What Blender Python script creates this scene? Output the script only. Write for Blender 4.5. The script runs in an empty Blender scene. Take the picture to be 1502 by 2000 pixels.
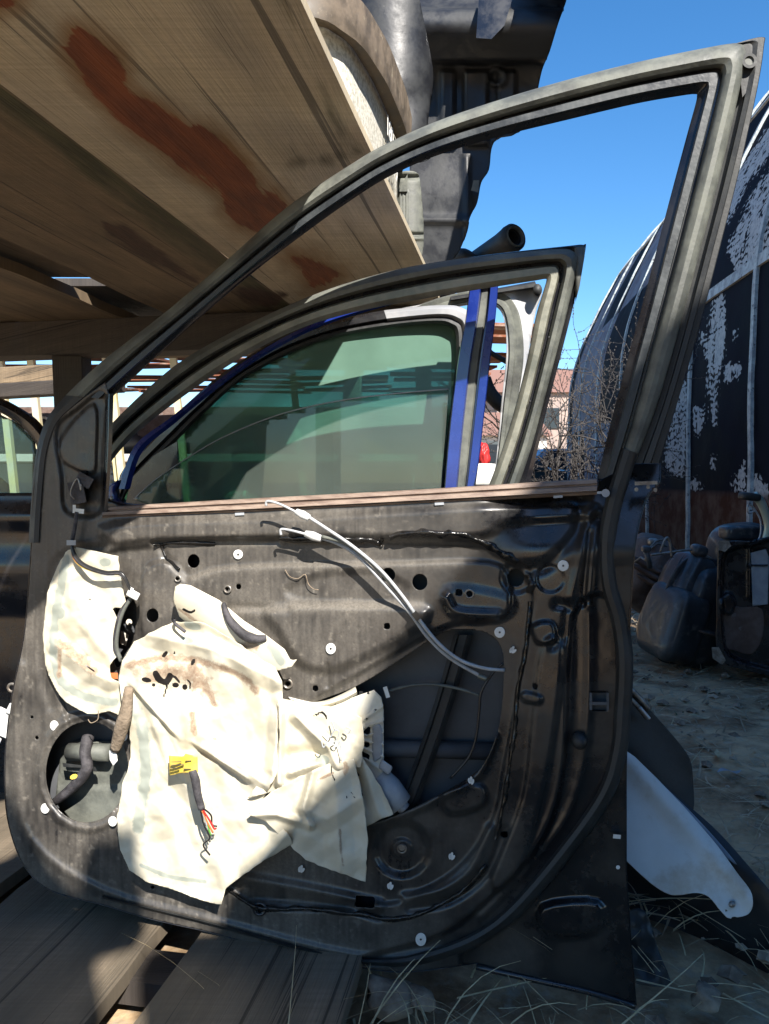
import bpy, math, random
import numpy as np
from mathutils import Vector, Matrix
random.seed(7); RNG = np.random.RandomState(5)
SC = bpy.context.scene
# ------------------------------------------------------------------ camera
F, CX, CY, HC = 1500.0, 751.0, 1000.0, 0.70
PITCH = math.atan(60/1500.0)
cd = bpy.data.cameras.new('camera'); cam = bpy.data.objects.new('camera', cd); SC.collection.objects.link(cam)
cd.sensor_fit = 'HORIZONTAL'; cd.sensor_width = 36; cd.lens = 36*F/1502.0
cd.clip_start = 0.02; cd.clip_end = 2000
cam.location = (0, 0, HC); cam.rotation_euler = (math.pi/2-PITCH, 0, 0)
SC.camera = cam
# ------------------------------------------------------------------ light
SUN = Vector((0.36, -1.0, 0.90)).normalized()
elev = math.asin(SUN.z); azim = math.atan2(SUN.x, SUN.y)
w = bpy.data.worlds.new('World'); SC.world = w; w.use_nodes = True
nt = w.node_tree; bg = nt.nodes['Background']
sk = nt.nodes.new('ShaderNodeTexSky'); sk.sky_type = 'NISHITA'; sk.sun_disc = False
sk.sun_elevation = elev; sk.sun_rotation = azim; sk.altitude = 100; sk.air_density = 1.0; sk.dust_density = 0.2; sk.ozone_density = 3.0
hs = nt.nodes.new('ShaderNodeHueSaturation'); hs.inputs['Saturation'].default_value = 1.28
nt.links.new(sk.outputs[0], hs.inputs['Color']); nt.links.new(hs.outputs[0], bg.inputs[0]); bg.inputs[1].default_value = 0.095
sl = bpy.data.lights.new('sun', 'SUN'); so = bpy.data.objects.new('sun', sl); SC.collection.objects.link(so)
sl.energy = 5.0; sl.angle = math.radians(0.5); sl.color = (1, .94, .86)
so.rotation_euler = SUN.to_track_quat('Z', 'Y').to_euler(); so.location = (2, -4, 6)
SC.view_settings.view_transform = 'Standard'; SC.view_settings.look = 'None'
SC.view_settings.exposure = 1.25; SC.view_settings.gamma = 1.0
SC.render.resolution_x = 769; SC.render.resolution_y = 1024

# ------------------------------------------------------------------ geometry of the view
fw = np.array([0, math.cos(PITCH), -math.sin(PITCH)]); up = np.array([0, math.sin(PITCH), math.cos(PITCH)])
CAMP = np.array([0, 0, HC])
def rays(X, Y):
    X = np.asarray(X, float); Y = np.asarray(Y, float)
    u = (X-CX)/F; v = (CY-Y)/F
    return np.stack([u, fw[1]+v*up[1], fw[2]+v*up[2]], -1)
def at(px, py, d):
    r = rays(px, py); return CAMP + r*(d/r[..., 1:2])
def proj(P):
    q = np.asarray(P, float)-CAMP
    dp = q@fw; return CX+F*q[..., 0]/dp, CY-F*(q@up)/dp
class Plane:
    def __init__(s, p, n): s.p = np.array(p, float); n = np.array(n, float); s.n = n/np.linalg.norm(n)
    def __call__(s, X, Y, off=0.0):
        r = rays(X, Y); t = (np.dot(s.p-CAMP, s.n)+np.asarray(off, float))/(r@s.n)
        return CAMP + r*t[..., None]
def DP(d): return Plane((0, d, HC), (-0.18, -1, 0))       # door planes: all face the aisle like the first
# ------------------------------------------------------------------ noise / polygon helpers
def vnoise(X, Y, s, seed=0):
    x = X/s; y = Y/s; xi = np.floor(x).astype(int); yi = np.floor(y).astype(int); fx = x-xi; fy = y-yi
    fx = fx*fx*(3-2*fx); fy = fy*fy*(3-2*fy)
    def h(a, b):
        n = (a*374761393 + b*668265263 + seed*1442695041) & 0xffffffff
        n = ((n ^ (n >> 13))*1274126177) & 0xffffffff
        return ((n ^ (n >> 16)) & 0xffff)/65535.0
    return (h(xi, yi)*(1-fx)+h(xi+1, yi)*fx)*(1-fy)+(h(xi, yi+1)*(1-fx)+h(xi+1, yi+1)*fx)*fy
def fbm(X, Y, s, seed=0, o=4):
    r = 0; a = .5
    for k in range(o): r = r+a*vnoise(X, Y, s/2**k, seed+k); a *= .5
    return r
def sst(x): x = np.clip(x, 0, 1); return x*x*(3-2*x)
def cat(pts, n=6, closed=False):
    P = [np.array(p, float) for p in pts]; out = []; m = len(P)
    rng = range(m) if closed else range(m-1)
    for i in rng:
        if closed: a, b, c, d = P[(i-1) % m], P[i], P[(i+1) % m], P[(i+2) % m]
        else: a, b, c, d = P[max(i-1, 0)], P[i], P[i+1], P[min(i+2, m-1)]
        for k in range(n):
            t = k/n; out.append(.5*((2*b)+(c-a)*t+(2*a-5*b+4*c-d)*t*t+(3*b-3*c+d-a)*t**3))
    if not closed: out.append(P[-1])
    return np.array(out)
def circ(cx, cy, rx, ry=None, n=20, rot=0):
    ry = ry or rx; a = np.arange(n)*2*math.pi/n; c, s = math.cos(rot), math.sin(rot)
    x = rx*np.cos(a); y = ry*np.sin(a); return np.stack([cx+x*c-y*s, cy+x*s+y*c], -1)
def rect(cx, cy, w, h, rot=0):
    c, s = math.cos(rot), math.sin(rot)
    return np.array([(cx+x*c-y*s, cy+x*s+y*c) for x, y in ((-w/2, -h/2), (w/2, -h/2), (w/2, h/2), (-w/2, h/2))])
def sdf(poly, X, Y):
    P = np.asarray(poly, float); sh = X.shape; x = X.ravel(); y = Y.ravel()
    d2 = np.full(x.shape, 1e18); ins = np.zeros(x.shape, bool)
    for i in range(len(P)):
        ax, ay = P[i]; bx, by = P[(i+1) % len(P)]
        ex, ey = bx-ax, by-ay; L = ex*ex+ey*ey+1e-9
        t = np.clip(((x-ax)*ex+(y-ay)*ey)/L, 0, 1)
        d2 = np.minimum(d2, (x-ax-t*ex)**2+(y-ay-t*ey)**2)
        c = (ay > y) != (by > y)
        if c.any():
            xi = ax+(y-ay)/(by-ay if by != ay else 1e-9)*ex; ins ^= c & (x < xi)
    d = np.sqrt(d2); return np.where(ins, -d, d).reshape(sh)
def ldist(line, X, Y):
    P = np.asarray(line, float); d2 = np.full(X.shape, 1e18)
    for i in range(len(P)-1):
        ax, ay = P[i]; ex, ey = P[i+1]-P[i]; L = ex*ex+ey*ey+1e-9
        t = np.clip(((X-ax)*ex+(Y-ay)*ey)/L, 0, 1)
        d2 = np.minimum(d2, (X-ax-t*ex)**2+(Y-ay-t*ey)**2)
    return np.sqrt(d2)
# ------------------------------------------------------------------ objects
ORIG = {}
def thing(name, label, cat_, loc, group=None):
    o = bpy.data.objects.new(name, None); SC.collection.objects.link(o)
    o.location = tuple(map(float, loc)); o.empty_display_size = .1
    o['label'] = label; o['category'] = cat_
    if group: o['group'] = group
    ORIG[o] = np.array(loc, float); return o
def tag(o, label, cat_, group=None):
    o['label'] = label; o['category'] = cat_
    if group: o['group'] = group
    return o
def mesh(name, V, Fs, mat, parent=None, smooth=True, solid=0, attrs=None, uv=None, label=None, soloff=-1):
    V = np.asarray(V, float)
    if parent is not None: org = ORIG[parent]
    else:
        org = np.array([V[:, 0].mean(), V[:, 1].mean(), V[:, 2].min()])
    me = bpy.data.meshes.new(name); me.from_pydata((V-org).tolist(), [], [tuple(int(i) for i in f) for f in Fs])
    me.materials.append(mat)
    if smooth: me.polygons.foreach_set('use_smooth', [True]*len(me.polygons))
    for k, a in (attrs or {}).items():
        at_ = me.attributes.new(k, 'FLOAT', 'POINT'); at_.data.foreach_set('value', np.asarray(a, np.float32).ravel())
    if uv is not None:
        ul = me.uv_layers.new(name='UVMap'); li = np.zeros(len(me.loops), int); me.loops.foreach_get('vertex_index', li)
        ul.data.foreach_set('uv', np.asarray(uv, np.float32)[li].ravel())
    o = bpy.data.objects.new(name, me); SC.collection.objects.link(o)
    if parent is not None: o.parent = parent
    else: o.location = tuple(org)
    ORIG[o] = org
    if solid:
        m = o.modifiers.new('solid', 'SOLIDIFY'); m.thickness = solid; m.offset = soloff
    if label: o['label'] = label
    return o
def sharp(o, ang=40):
    me = o.data; me.polygons.foreach_set('use_smooth', [True]*len(me.polygons))
    try: me.set_sharp_from_angle(angle=math.radians(ang))
    except Exception: pass
    return o
def relief(name, plane, outline, mat, parent=None, holes=(), step=4, hf=None, thick=.0015, attrs=None, smooth=True, label=None):
    outline = np.asarray(outline, float)
    x0, y0 = outline.min(0)-step; x1, y1 = outline.max(0)+step
    xs = np.arange(x0, x1+step, step); ys = np.arange(y0, y1+step, step)
    X, Y = np.meshgrid(xs, ys)
    def D(a, b):
        d = sdf(outline, a, b)
        for h in holes: d = np.maximum(d, -sdf(h, a, b))
        return d
    d = D(X, Y); ins = d < 0
    cell = ins[:-1, :-1] | ins[1:, :-1] | ins[:-1, 1:] | ins[1:, 1:]
    used = np.zeros(X.shape, bool)
    used[:-1, :-1] |= cell; used[1:, :-1] |= cell; used[:-1, 1:] |= cell; used[1:, 1:] |= cell
    mv = used & (d > 0)
    for _ in range(2):
        xm, ym = X[mv], Y[mv]; e = .3
        dd = D(xm, ym); gx = (D(xm+e, ym)-D(xm-e, ym))/(2*e); gy = (D(xm, ym+e)-D(xm, ym-e))/(2*e)
        g = np.maximum(np.hypot(gx, gy), .3)
        X[mv] = xm-dd*gx/g; Y[mv] = ym-dd*gy/g
    idx = -np.ones(X.shape, int); idx[used] = np.arange(used.sum())
    xv, yv = X[used], Y[used]
    h = hf(xv, yv) if hf else np.zeros_like(xv)
    V = plane(xv, yv, h)
    a, b, c, e_ = idx[:-1, :-1][cell], idx[:-1, 1:][cell], idx[1:, 1:][cell], idx[1:, :-1][cell]
    Fs = np.stack([a, e_, c, b], -1)
    at2 = {k: f(xv, yv) for k, f in (attrs or {}).items()}
    # drop degenerate
    return mesh(name, V, Fs, mat, parent, smooth, thick, at2, label=label)
def tube(name, P, r, mat, parent=None, n=8, flat=1.0, caps=True, label=None, pts_only=False):
    P = np.asarray(P, float); m = len(P); R = np.full(m, r) if np.isscalar(r) else np.interp(np.linspace(0, 1, m), np.linspace(0, 1, len(r)), r)
    T = np.gradient(P, axis=0); T /= np.linalg.norm(T, axis=1)[:, None]+1e-12
    u = np.cross(T[0], [0, 1, 0.01]); u /= np.linalg.norm(u)+1e-12
    V = []
    for i in range(m):
        u = u-T[i]*np.dot(u, T[i]); u /= np.linalg.norm(u)+1e-12; v = np.cross(T[i], u)
        for k in range(n):
            a = 2*math.pi*k/n; V.append(P[i]+R[i]*(math.cos(a)*u+flat*math.sin(a)*v))
    Fs = [(i*n+k, i*n+(k+1) % n, (i+1)*n+(k+1) % n, (i+1)*n+k) for i in range(m-1) for k in range(n)]
    if caps: Fs += [tuple(range(n))[::-1], tuple((m-1)*n+k for k in range(n))]
    if pts_only: return V, Fs
    return mesh(name, V, Fs, mat, parent, True, label=label)
def multi(name, parts, mat, parent=None, smooth=True, label=None):
    V = []; Fs = []
    for v, f in parts:
        o = len(V); V += [tuple(x) for x in v]; Fs += [tuple(i+o for i in g) for g in f]
    return mesh(name, V, Fs, mat, parent, smooth, label=label)
def pxtube(name, plane, pts, offs, r, mat, parent=None, n=8, sm=5, flat=1.0, label=None, pts_only=False):
    q = cat(pts, sm); o = np.interp(np.linspace(0, 1, len(q)), np.linspace(0, 1, len(offs)) if hasattr(offs, '__len__') else [0, 1], offs if hasattr(offs, '__len__') else [offs, offs])
    return tube(name, plane(q[:, 0], q[:, 1], o), r, mat, parent, n, flat, label=label, pts_only=pts_only)
def loft(name, plane, A, B, sec, mat, parent, n=6, closed=True, label=None, jag=0):
    a = cat(A, n); b = cat(B, n); V = []; k = len(sec)
    for f, h in sec:
        q = a*(1-f)+b*f; hh = np.full(len(q), h)
        if jag: hh = hh+(fbm(q[:, 0], q[:, 1]+f*50, 40, 3)-.5)*jag
        V.append(plane(q[:, 0], q[:, 1], hh))
    m = len(a); V = np.array(V).reshape(-1, 3)
    Fs = [(s*m+i, s*m+i+1, ((s+1) % k)*m+i+1, ((s+1) % k)*m+i) for s in range(k if closed else k-1) for i in range(m-1)]
    if closed: Fs += [tuple(s*m for s in range(k)), tuple(s*m+m-1 for s in range(k))[::-1]]
    return sharp(mesh(name, V, Fs, mat, parent, True, label=label), 35)
def box(c, dx, dy, dz, ax=(1, 0, 0), ay=(0, 1, 0), az=(0, 0, 1)):
    c = np.array(c, float); ax, ay, az = (np.array(q, float) for q in (ax, ay, az))
    V = [c+sx*dx/2*ax+sy*dy/2*ay+sz*dz/2*az for sz in (-1, 1) for sy in (-1, 1) for sx in (-1, 1)]
    return V, [(0, 2, 3, 1), (4, 5, 7, 6), (0, 1, 5, 4), (2, 6, 7, 3), (0, 4, 6, 2), (1, 3, 7, 5)]
def bar(p, q, w_, d_=None):
    p = np.array(p, float); q = np.array(q, float); t = q-p; L = np.linalg.norm(t); t /= L
    s = np.cross(t, [0, 1, 0]); 
    if np.linalg.norm(s) < .1: s = np.cross(t, [1, 0, 0])
    s /= np.linalg.norm(s); r = np.cross(s, t)
    return box((p+q)/2, w_, d_ or w_, L, s, r, t)
def bevel(o, wd=.004, seg=2):
    m = o.modifiers.new('bevel', 'BEVEL'); m.width = wd; m.segments = seg; m.limit_method = 'ANGLE'; return o
def prism(plane, poly, h0, h1):
    P = np.asarray(poly, float); a = plane(P[:, 0], P[:, 1], h0); b = plane(P[:, 0], P[:, 1], h1); n = len(P)
    return list(a)+list(b), [tuple(range(n, 2*n)), tuple(range(n))[::-1]]+[(i, (i+1) % n, n+(i+1) % n, n+i) for i in range(n)]
def disc(plane, cx, cy, r, h0, h1, n=18, ry=None): return prism(plane, circ(cx, cy, r, ry, n), h0, h1)
def ring(plane, cx, cy, r, ri, h0, h1, n=20, ry=1.0):
    V = []
    for rr, h in ((r, h0), (r, h1), (ri, h1), (ri, h0)):
        c = circ(cx, cy, rr, rr*ry, n); V += list(plane(c[:, 0], c[:, 1], h))
    return V, [(s*n+i, s*n+(i+1) % n, ((s+1) % 4)*n+(i+1) % n, ((s+1) % 4)*n+i) for s in range(4) for i in range(n)]
def lump(c, r, e=2.5, rot=(0, 0, 0), nu=40, nv=24, ns=0, seed=0):
    M = np.array(Matrix.Rotation(rot[2], 3, 'Z') @ Matrix.Rotation(rot[1], 3, 'Y') @ Matrix.Rotation(rot[0], 3, 'X'))
    V = []
    sg = lambda v: math.copysign(abs(v)**(2/e), v)
    for j in range(nv+1):
        ph = -math.pi/2+math.pi*j/nv
        for i in range(nu):
            th = 2*math.pi*i/nu
            p = np.array([sg(math.cos(ph))*sg(math.cos(th)), sg(math.cos(ph))*sg(math.sin(th)), sg(math.sin(ph))])
            if ns:
                k = 1+ns*(float(vnoise(np.array([p[0]*2+5]), np.array([p[2]*2+p[1]+7]), .7, seed)[0])-.5); p = p*k
            V.append(np.array(c)+M@(p*np.array(r)))
    Fs = [(j*nu+i, j*nu+(i+1) % nu, (j+1)*nu+(i+1) % nu, (j+1)*nu+i) for j in range(nv) for i in range(nu)]
    return V, Fs
# ------------------------------------------------------------------ materials
def mk(name, c1, c2=None, sc=6, r1=.5, r2=None, metal=0, bump=0, bsc=60, coat=0, st=(1, 1, 1), lo=.4, hi=.6, fine=None, uv=False, spec=.5, c3=None, sc3=40, lo3=.6, hi3=.7, r3=None):
    m = bpy.data.materials.new(name); m.use_nodes = True; t = m.node_tree; N = t.nodes; L = t.links; b = N['Principled BSDF']
    b.inputs['Roughness'].default_value = r1; b.inputs['Metallic'].default_value = metal
    b.inputs['Coat Weight'].default_value = coat; b.inputs['Coat Roughness'].default_value = .08
    b.inputs['Specular IOR Level'].default_value = spec
    tc = N.new('ShaderNodeTexCoord'); mp = N.new('ShaderNodeMapping'); mp.inputs['Scale'].default_value = st
    L.new(tc.outputs['UV' if uv else 'Object'], mp.inputs[0])
    col = None
    def nz(scale, lo_, hi_, det=8):
        n = N.new('ShaderNodeTexNoise'); n.inputs['Scale'].default_value = scale; n.inputs['Detail'].default_value = det; n.inputs['Roughness'].default_value = .65
        L.new(mp.outputs[0], n.inputs[0]); r = N.new('ShaderNodeMapRange'); r.inputs[1].default_value = lo_; r.inputs[2].default_value = hi_; L.new(n.outputs[0], r.inputs[0]); return r.outputs[0]
    def mix(f, a, b_):
        x = N.new('ShaderNodeMix'); x.data_type = 'RGBA'; L.new(f, x.inputs[0])
        for s, v in ((6, a), (7, b_)):
            if isinstance(v, tuple): x.inputs[s].default_value = (*v, 1)
            else: L.new(v, x.inputs[s])
        return x.outputs[2]
    def mixf(f, a, b_):
        x = N.new('ShaderNodeMix'); L.new(f, x.inputs[0])
        for s, v in ((2, a), (3, b_)):
            if isinstance(v, (int, float)): x.inputs[s].default_value = v
            else: L.new(v, x.inputs[s])
        return x.outputs[0]
    rough = r1
    if c2 is None: b.inputs['Base Color'].default_value = (*c1, 1); col = c1
    else:
        f = nz(sc, lo, hi); col = mix(f, c1, c2)
        if r2 is not None: rough = mixf(f, r1, r2)
    if c3 is not None:
        f3 = nz(sc3, lo3, hi3); col = mix(f3, col, c3)
        if r3 is not None: rough = mixf(f3, rough, r3)
    if not isinstance(col, tuple): L.new(col, b.inputs['Base Color'])
    if not isinstance(rough, (int, float)): L.new(rough, b.inputs['Roughness'])
    if bump:
        n = N.new('ShaderNodeTexNoise'); n.inputs['Scale'].default_value = bsc; n.inputs['Detail'].default_value = 6; L.new(mp.outputs[0], n.inputs[0])
        bp = N.new('ShaderNodeBump'); bp.inputs['Strength'].default_value = bump; bp.inputs['Distance'].default_value = .004
        L.new(n.outputs[0], bp.inputs['Height']); L.new(bp.outputs[0], b.inputs['Normal'])
    m['_'] = 0; del m['_']
    return m, t, b, mix, mixf, nz, col, rough
def attr_mix(pack, attr, c, r=None, soft=(.45, .55), edge=0.0, esc=30, ec=None):
    m, t, b, mix, mixf, nz, col, rough = pack; N, L = t.nodes, t.links
    a = N.new('ShaderNodeAttribute'); a.attribute_name = attr
    n = nz(esc, 0, 1)
    ad = N.new('ShaderNodeMath'); ad.operation = 'MULTIPLY_ADD'; L.new(n, ad.inputs[0]); ad.inputs[1].default_value = edge; L.new(a.outputs['Fac'], ad.inputs[2])
    r_ = N.new('ShaderNodeMapRange'); r_.inputs[1].default_value = soft[0]+edge*.5; r_.inputs[2].default_value = soft[1]+edge*.5; L.new(ad.outputs[0], r_.inputs[0])
    if ec: c = mix(nz(esc*2, .35, .65), c, ec)
    o = mix(r_.outputs[0], col, c)
    L.new(o, b.inputs['Base Color'])
    if r is not None:
        rr = mixf(r_.outputs[0], rough, r); L.new(rr, b.inputs['Roughness']); rough = rr
    return (m, t, b, mix, mixf, nz, o, rough)
M = {}
# dusty black door paint: gloss paint under dust
p = mk('black_paint_dusty', (.008, .008, .010), (.022, .021, .02), 9, .2, .45, coat=.2, lo=.42, hi=.62, c3=(.04, .038, .034), sc3=60, lo3=.6, hi3=.78, r3=.6, bump=.03, bsc=90)
M['paint'] = attr_mix(p, 'dust', (.165, .148, .124), .7, soft=(.0, 1.3), edge=.6, esc=160, ec=(.095, .084, .07))[0]
M['black'] = mk('black_paint', (.008, .008, .011), (.02, .02, .022), 14, .16, .4, coat=.4)[0]
M['rubber'] = mk('rubber_seal', (.012, .013, .014), (.028, .03, .03), 25, .5, .65, bump=.08, bsc=200)[0]
M['rubber_dusty'] = mk('rubber_seal_dusty', (.075, .08, .072), (.14, .147, .125), 20, .5, .7, bump=.12, bsc=160, c3=(.035, .035, .033), sc3=9, lo3=.52, hi3=.75)[0]
M['teal'] = mk('weathered_channel', (.018, .022, .026), (.038, .046, .05), 18, .35, .55, bump=.1, bsc=150)[0]
M['trim'] = mk('dull_metal_trim', (.15, .15, .12), (.26, .255, .205), 16, .35, .5, metal=.4, bump=.06, bsc=120)[0]
M['belt'] = mk('brown_belt_strip', (.16, .11, .085), (.27, .205, .16), 30, .55, .7, bump=.2, bsc=180, st=(1, 1, 6))[0]
M['skin'] = mk('outer_skin_inside', (.045, .048, .055), (.085, .09, .098), 5, .6, .7, bump=.03)[0]
M['goo'] = mk('black_sealant', (.006, .006, .006), (.02, .018, .016), 30, .12, .35, bump=.3, bsc=120)[0]
M['white'] = mk('white_plastic', (.72, .72, .70), (.6, .6, .57), 40, .4)[0]
M['cream'] = mk('cream_plastic_part', (.62, .58, .47), (.72, .69, .60), 20, .4, .5)[0]
M['greyplastic'] = mk('grey_motor', (.27, .29, .32), (.36, .38, .40), 20, .4, .5)[0]
M['bluepaint'] = mk('blue_paint', (.008, .022, .17), (.014, .036, .22), 12, .2, .35, coat=.6, c3=(.10, .10, .12), sc3=50, lo3=.66, hi3=.8)[0]
M['silver'] = mk('silver_paint', (.40, .41, .43), (.5, .5, .5), 10, .3, .45, metal=.35, coat=.3)[0]
M['cable'] = mk('cable_silver', (.44, .45, .46), (.34, .35, .36), 40, .35)[0]
M['cableb'] = mk('cable_black', (.02, .02, .02), None, r1=.3)[0]
M['tape'] = mk('cloth_tape', (.025, .023, .026), (.07, .065, .07), 60, .7, .8, bump=.3, bsc=300)[0]
M['foam'] = mk('brown_foam', (.17, .13, .09), (.27, .21, .15), 60, .9, bump=.5, bsc=250)[0]
M['yellow'] = mk('yellow_label', (.75, .55, .06), (.7, .5, .1), 50, .5)[0]
M['orange'] = mk('orange_plastic', (.6, .16, .05), None, r1=.5)[0]
M['red'] = mk('red_plastic', (.5, .03, .03), None, r1=.4)[0]
M['green'] = mk('green_wire', (.1, .3, .05), None, r1=.4)[0]
M['steel'] = mk('bare_steel', (.35, .33, .3), (.2, .17, .14), 40, .4, .6, metal=.7)[0]
# vapour barrier sheet: cream film with glue, dirt and tar
def sheet_mat():
    p = mk('cream_film', (.60, .545, .41), (.68, .63, .50), 12, .42, .55, bump=.05, bsc=60)
    p = attr_mix(p, 'glue', (.36, .385, .33), .5, soft=(.4, .6), edge=1.0, esc=55)
    p = attr_mix(p, 'dirt', (.27, .18, .12), .8, soft=(.5, .78), edge=1.5, esc=110, ec=(.45, .36, .26))
    p = attr_mix(p, 'tar', (.012, .01, .01), .3, soft=(.48, .52), edge=.5, esc=80)
    m, t, b = p[:3]
    tr = t.nodes.new('ShaderNodeBsdfTranslucent'); t.links.new(p[6], tr.inputs[0])
    mx = t.nodes.new('ShaderNodeMixShader'); mx.inputs[0].default_value = .14
    out = t.nodes['Material Output']; t.links.new(b.outputs[0], mx.inputs[1]); t.links.new(tr.outputs[0], mx.inputs[2]); t.links.new(mx.outputs[0], out.inputs[0])
    return m
M['sheet'] = sheet_mat()
def glass_mat(name, tint, dustc, fac, lo=.3, hi=.7):
    m = bpy.data.materials.new(name); m.use_nodes = True; t = m.node_tree; N, L = t.nodes, t.links; N.remove(N['Principled BSDF']); out = N['Material Output']
    tr = N.new('ShaderNodeBsdfTransparent'); tr.inputs[0].default_value = (*tint, 1)
    gl = N.new('ShaderNodeBsdfGlossy'); gl.inputs['Roughness'].default_value = .02
    df = N.new('ShaderNodeBsdfDiffuse'); df.inputs[0].default_value = (*dustc, 1)
    fr = N.new('ShaderNodeFresnel'); fr.inputs[0].default_value = 1.5
    m1 = N.new('ShaderNodeMixShader'); L.new(fr.outputs[0], m1.inputs[0]); L.new(tr.outputs[0], m1.inputs[1]); L.new(gl.outputs[0], m1.inputs[2])
    n = N.new('ShaderNodeTexNoise'); n.inputs['Scale'].default_value = 7; n.inputs['Detail'].default_value = 9
    tc = N.new('ShaderNodeTexCoord'); L.new(tc.outputs['Object'], n.inputs[0])
    r = N.new('ShaderNodeMapRange'); r.inputs[1].default_value = lo; r.inputs[2].default_value = hi; r.inputs[3].default_value = fac*.75; r.inputs[4].default_value = fac*1.2; L.new(n.outputs[0], r.inputs[0])
    m2 = N.new('ShaderNodeMixShader'); L.new(r.outputs[0], m2.inputs[0]); L.new(m1.outputs[0], m2.inputs[1]); L.new(df.outputs[0], m2.inputs[2]); L.new(m2.outputs[0], out.inputs[0])
    return m
M['glass'] = glass_mat('dusty_green_glass', (.34, .62, .52), (.16, .29, .225), .60)
M['glass2'] = glass_mat('clear_green_glass', (.62, .78, .74), (.28, .34, .30), .18)
# wood
def wood(name, ca, cb, cc, along=3, across=60, rough=.75, green=None):
    m = bpy.data.materials.new(name); m.use_nodes = True; t = m.node_tree; N, L = t.nodes, t.links; b = N['Principled BSDF']; b.inputs['Roughness'].default_value = rough
    uvn = N.new('ShaderNodeTexCoord')
    def nz(sx, sy, det, lo, hi, dist=0):
        mp = N.new('ShaderNodeMapping'); mp.inputs['Scale'].default_value = (sx, sy, 1); L.new(uvn.outputs['UV'], mp.inputs[0])
        n = N.new('ShaderNodeTexNoise'); n.inputs['Scale'].default_value = 1; n.inputs['Detail'].default_value = det; n.inputs['Roughness'].default_value = .6; n.inputs['Distortion'].default_value = dist; L.new(mp.outputs[0], n.inputs[0])
        r = N.new('ShaderNodeMapRange'); r.inputs[1].default_value = lo; r.inputs[2].default_value = hi; L.new(n.outputs[0], r.inputs[0]); return r.outputs[0]
    def mix(f, a, c):
        x = N.new('ShaderNodeMix'); x.data_type = 'RGBA'
        if isinstance(f, float): x.inputs[0].default_value = f
        else: L.new(f, x.inputs[0])
        for s, v in ((6, a), (7, c)):
            if isinstance(v, tuple): x.inputs[s].default_value = (*v, 1)
            else: L.new(v, x.inputs[s])
        return x.outputs[2]
    grain = nz(along, across, 6, .35, .65, .6)
    big = nz(1.5, 9, 5, .35, .7, .3)
    sawc = nz(160, 4, 3, .35, .7)          # saw marks across the board
    fib = nz(8, 330, 3, .4, .62)
    c = mix(grain, ca, cb); c = mix(big, c, cc)
    mm = N.new('ShaderNodeMath'); mm.operation = 'MULTIPLY'; L.new(sawc, mm.inputs[0]); mm.inputs[1].default_value = .55
    c = mix(mm.outputs[0], c, tuple(x*.62 for x in ca))
    mm2 = N.new('ShaderNodeMath'); mm2.operation = 'MULTIPLY'; L.new(fib, mm2.inputs[0]); mm2.inputs[1].default_value = .35
    c = mix(mm2.outputs[0], c, tuple(x*.5 for x in cb))
    crk = nz(.7, 55, 5, .60, .64, 1.2); blot = nz(4, 14, 8, .45, .72)
    mm3 = N.new('ShaderNodeMath'); mm3.operation = 'MULTIPLY'; L.new(crk, mm3.inputs[0]); mm3.inputs[1].default_value = .8
    mm4 = N.new('ShaderNodeMath'); mm4.operation = 'MULTIPLY'; L.new(blot, mm4.inputs[0]); mm4.inputs[1].default_value = .55
    c = mix(mm4.outputs[0], c, tuple(x*.5 for x in cc)); c = mix(mm3.outputs[0], c, tuple(x*.2 for x in cc))
    def stain(attr, cA, cB, edge, esx=12, esy=60, lo=.42, hi=.58):
        nonlocal c
        a = N.new('ShaderNodeAttribute'); a.attribute_name = attr
        n = nz(esx, esy, 5, .2, .8)
        ad = N.new('ShaderNodeMath'); ad.operation = 'MULTIPLY_ADD'; L.new(n, ad.inputs[0]); ad.inputs[1].default_value = edge; L.new(a.outputs['Fac'], ad.inputs[2])
        r = N.new('ShaderNodeMapRange'); r.inputs[1].default_value = lo+edge/2; r.inputs[2].default_value = hi+edge/2; L.new(ad.outputs[0], r.inputs[0])
        c = mix(r.outputs[0], c, mix(nz(10, 40, 6, .35, .65), cA, cB))
    stain('mould', (.045, .045, .022), (.09, .085, .04), .7, 6, 40, .25, .8)
    stain('rusthalo', (.30, .17, .07), (.24, .15, .07), .4, 9, 30, .2, .8)
    stain('rust', (.27, .075, .022), (.15, .04, .015), .9)
    stain('knot', (.035, .018, .012), (.08, .04, .025), .6, 8, 50, .35, .65)
    L.new(c, b.inputs['Base Color'])
    bp = N.new('ShaderNodeBump'); bp.inputs['Strength'].default_value = .35; bp.inputs['Distance'].default_value = .002; L.new(fib, bp.inputs['Height']); L.new(bp.outputs[0], b.inputs['Normal'])
    return m
M['wood_light'] = wood('pale_rough_wood', (.68, .56, .37), (.76, .65, .46), (.52, .45, .34))
M['wood_dark'] = wood('aged_brown_wood', (.26, .185, .11), (.34, .25, .15), (.12, .09, .06), 3, 40)
M['wood_black'] = wood('dark_wood', (.055, .045, .04), (.09, .075, .06), (.03, .025, .022), 3, 40)
M['wood_grey'] = wood('grey_planks', (.21, .165, .115), (.28, .22, .155), (.12, .10, .07), 3, 30)
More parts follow.
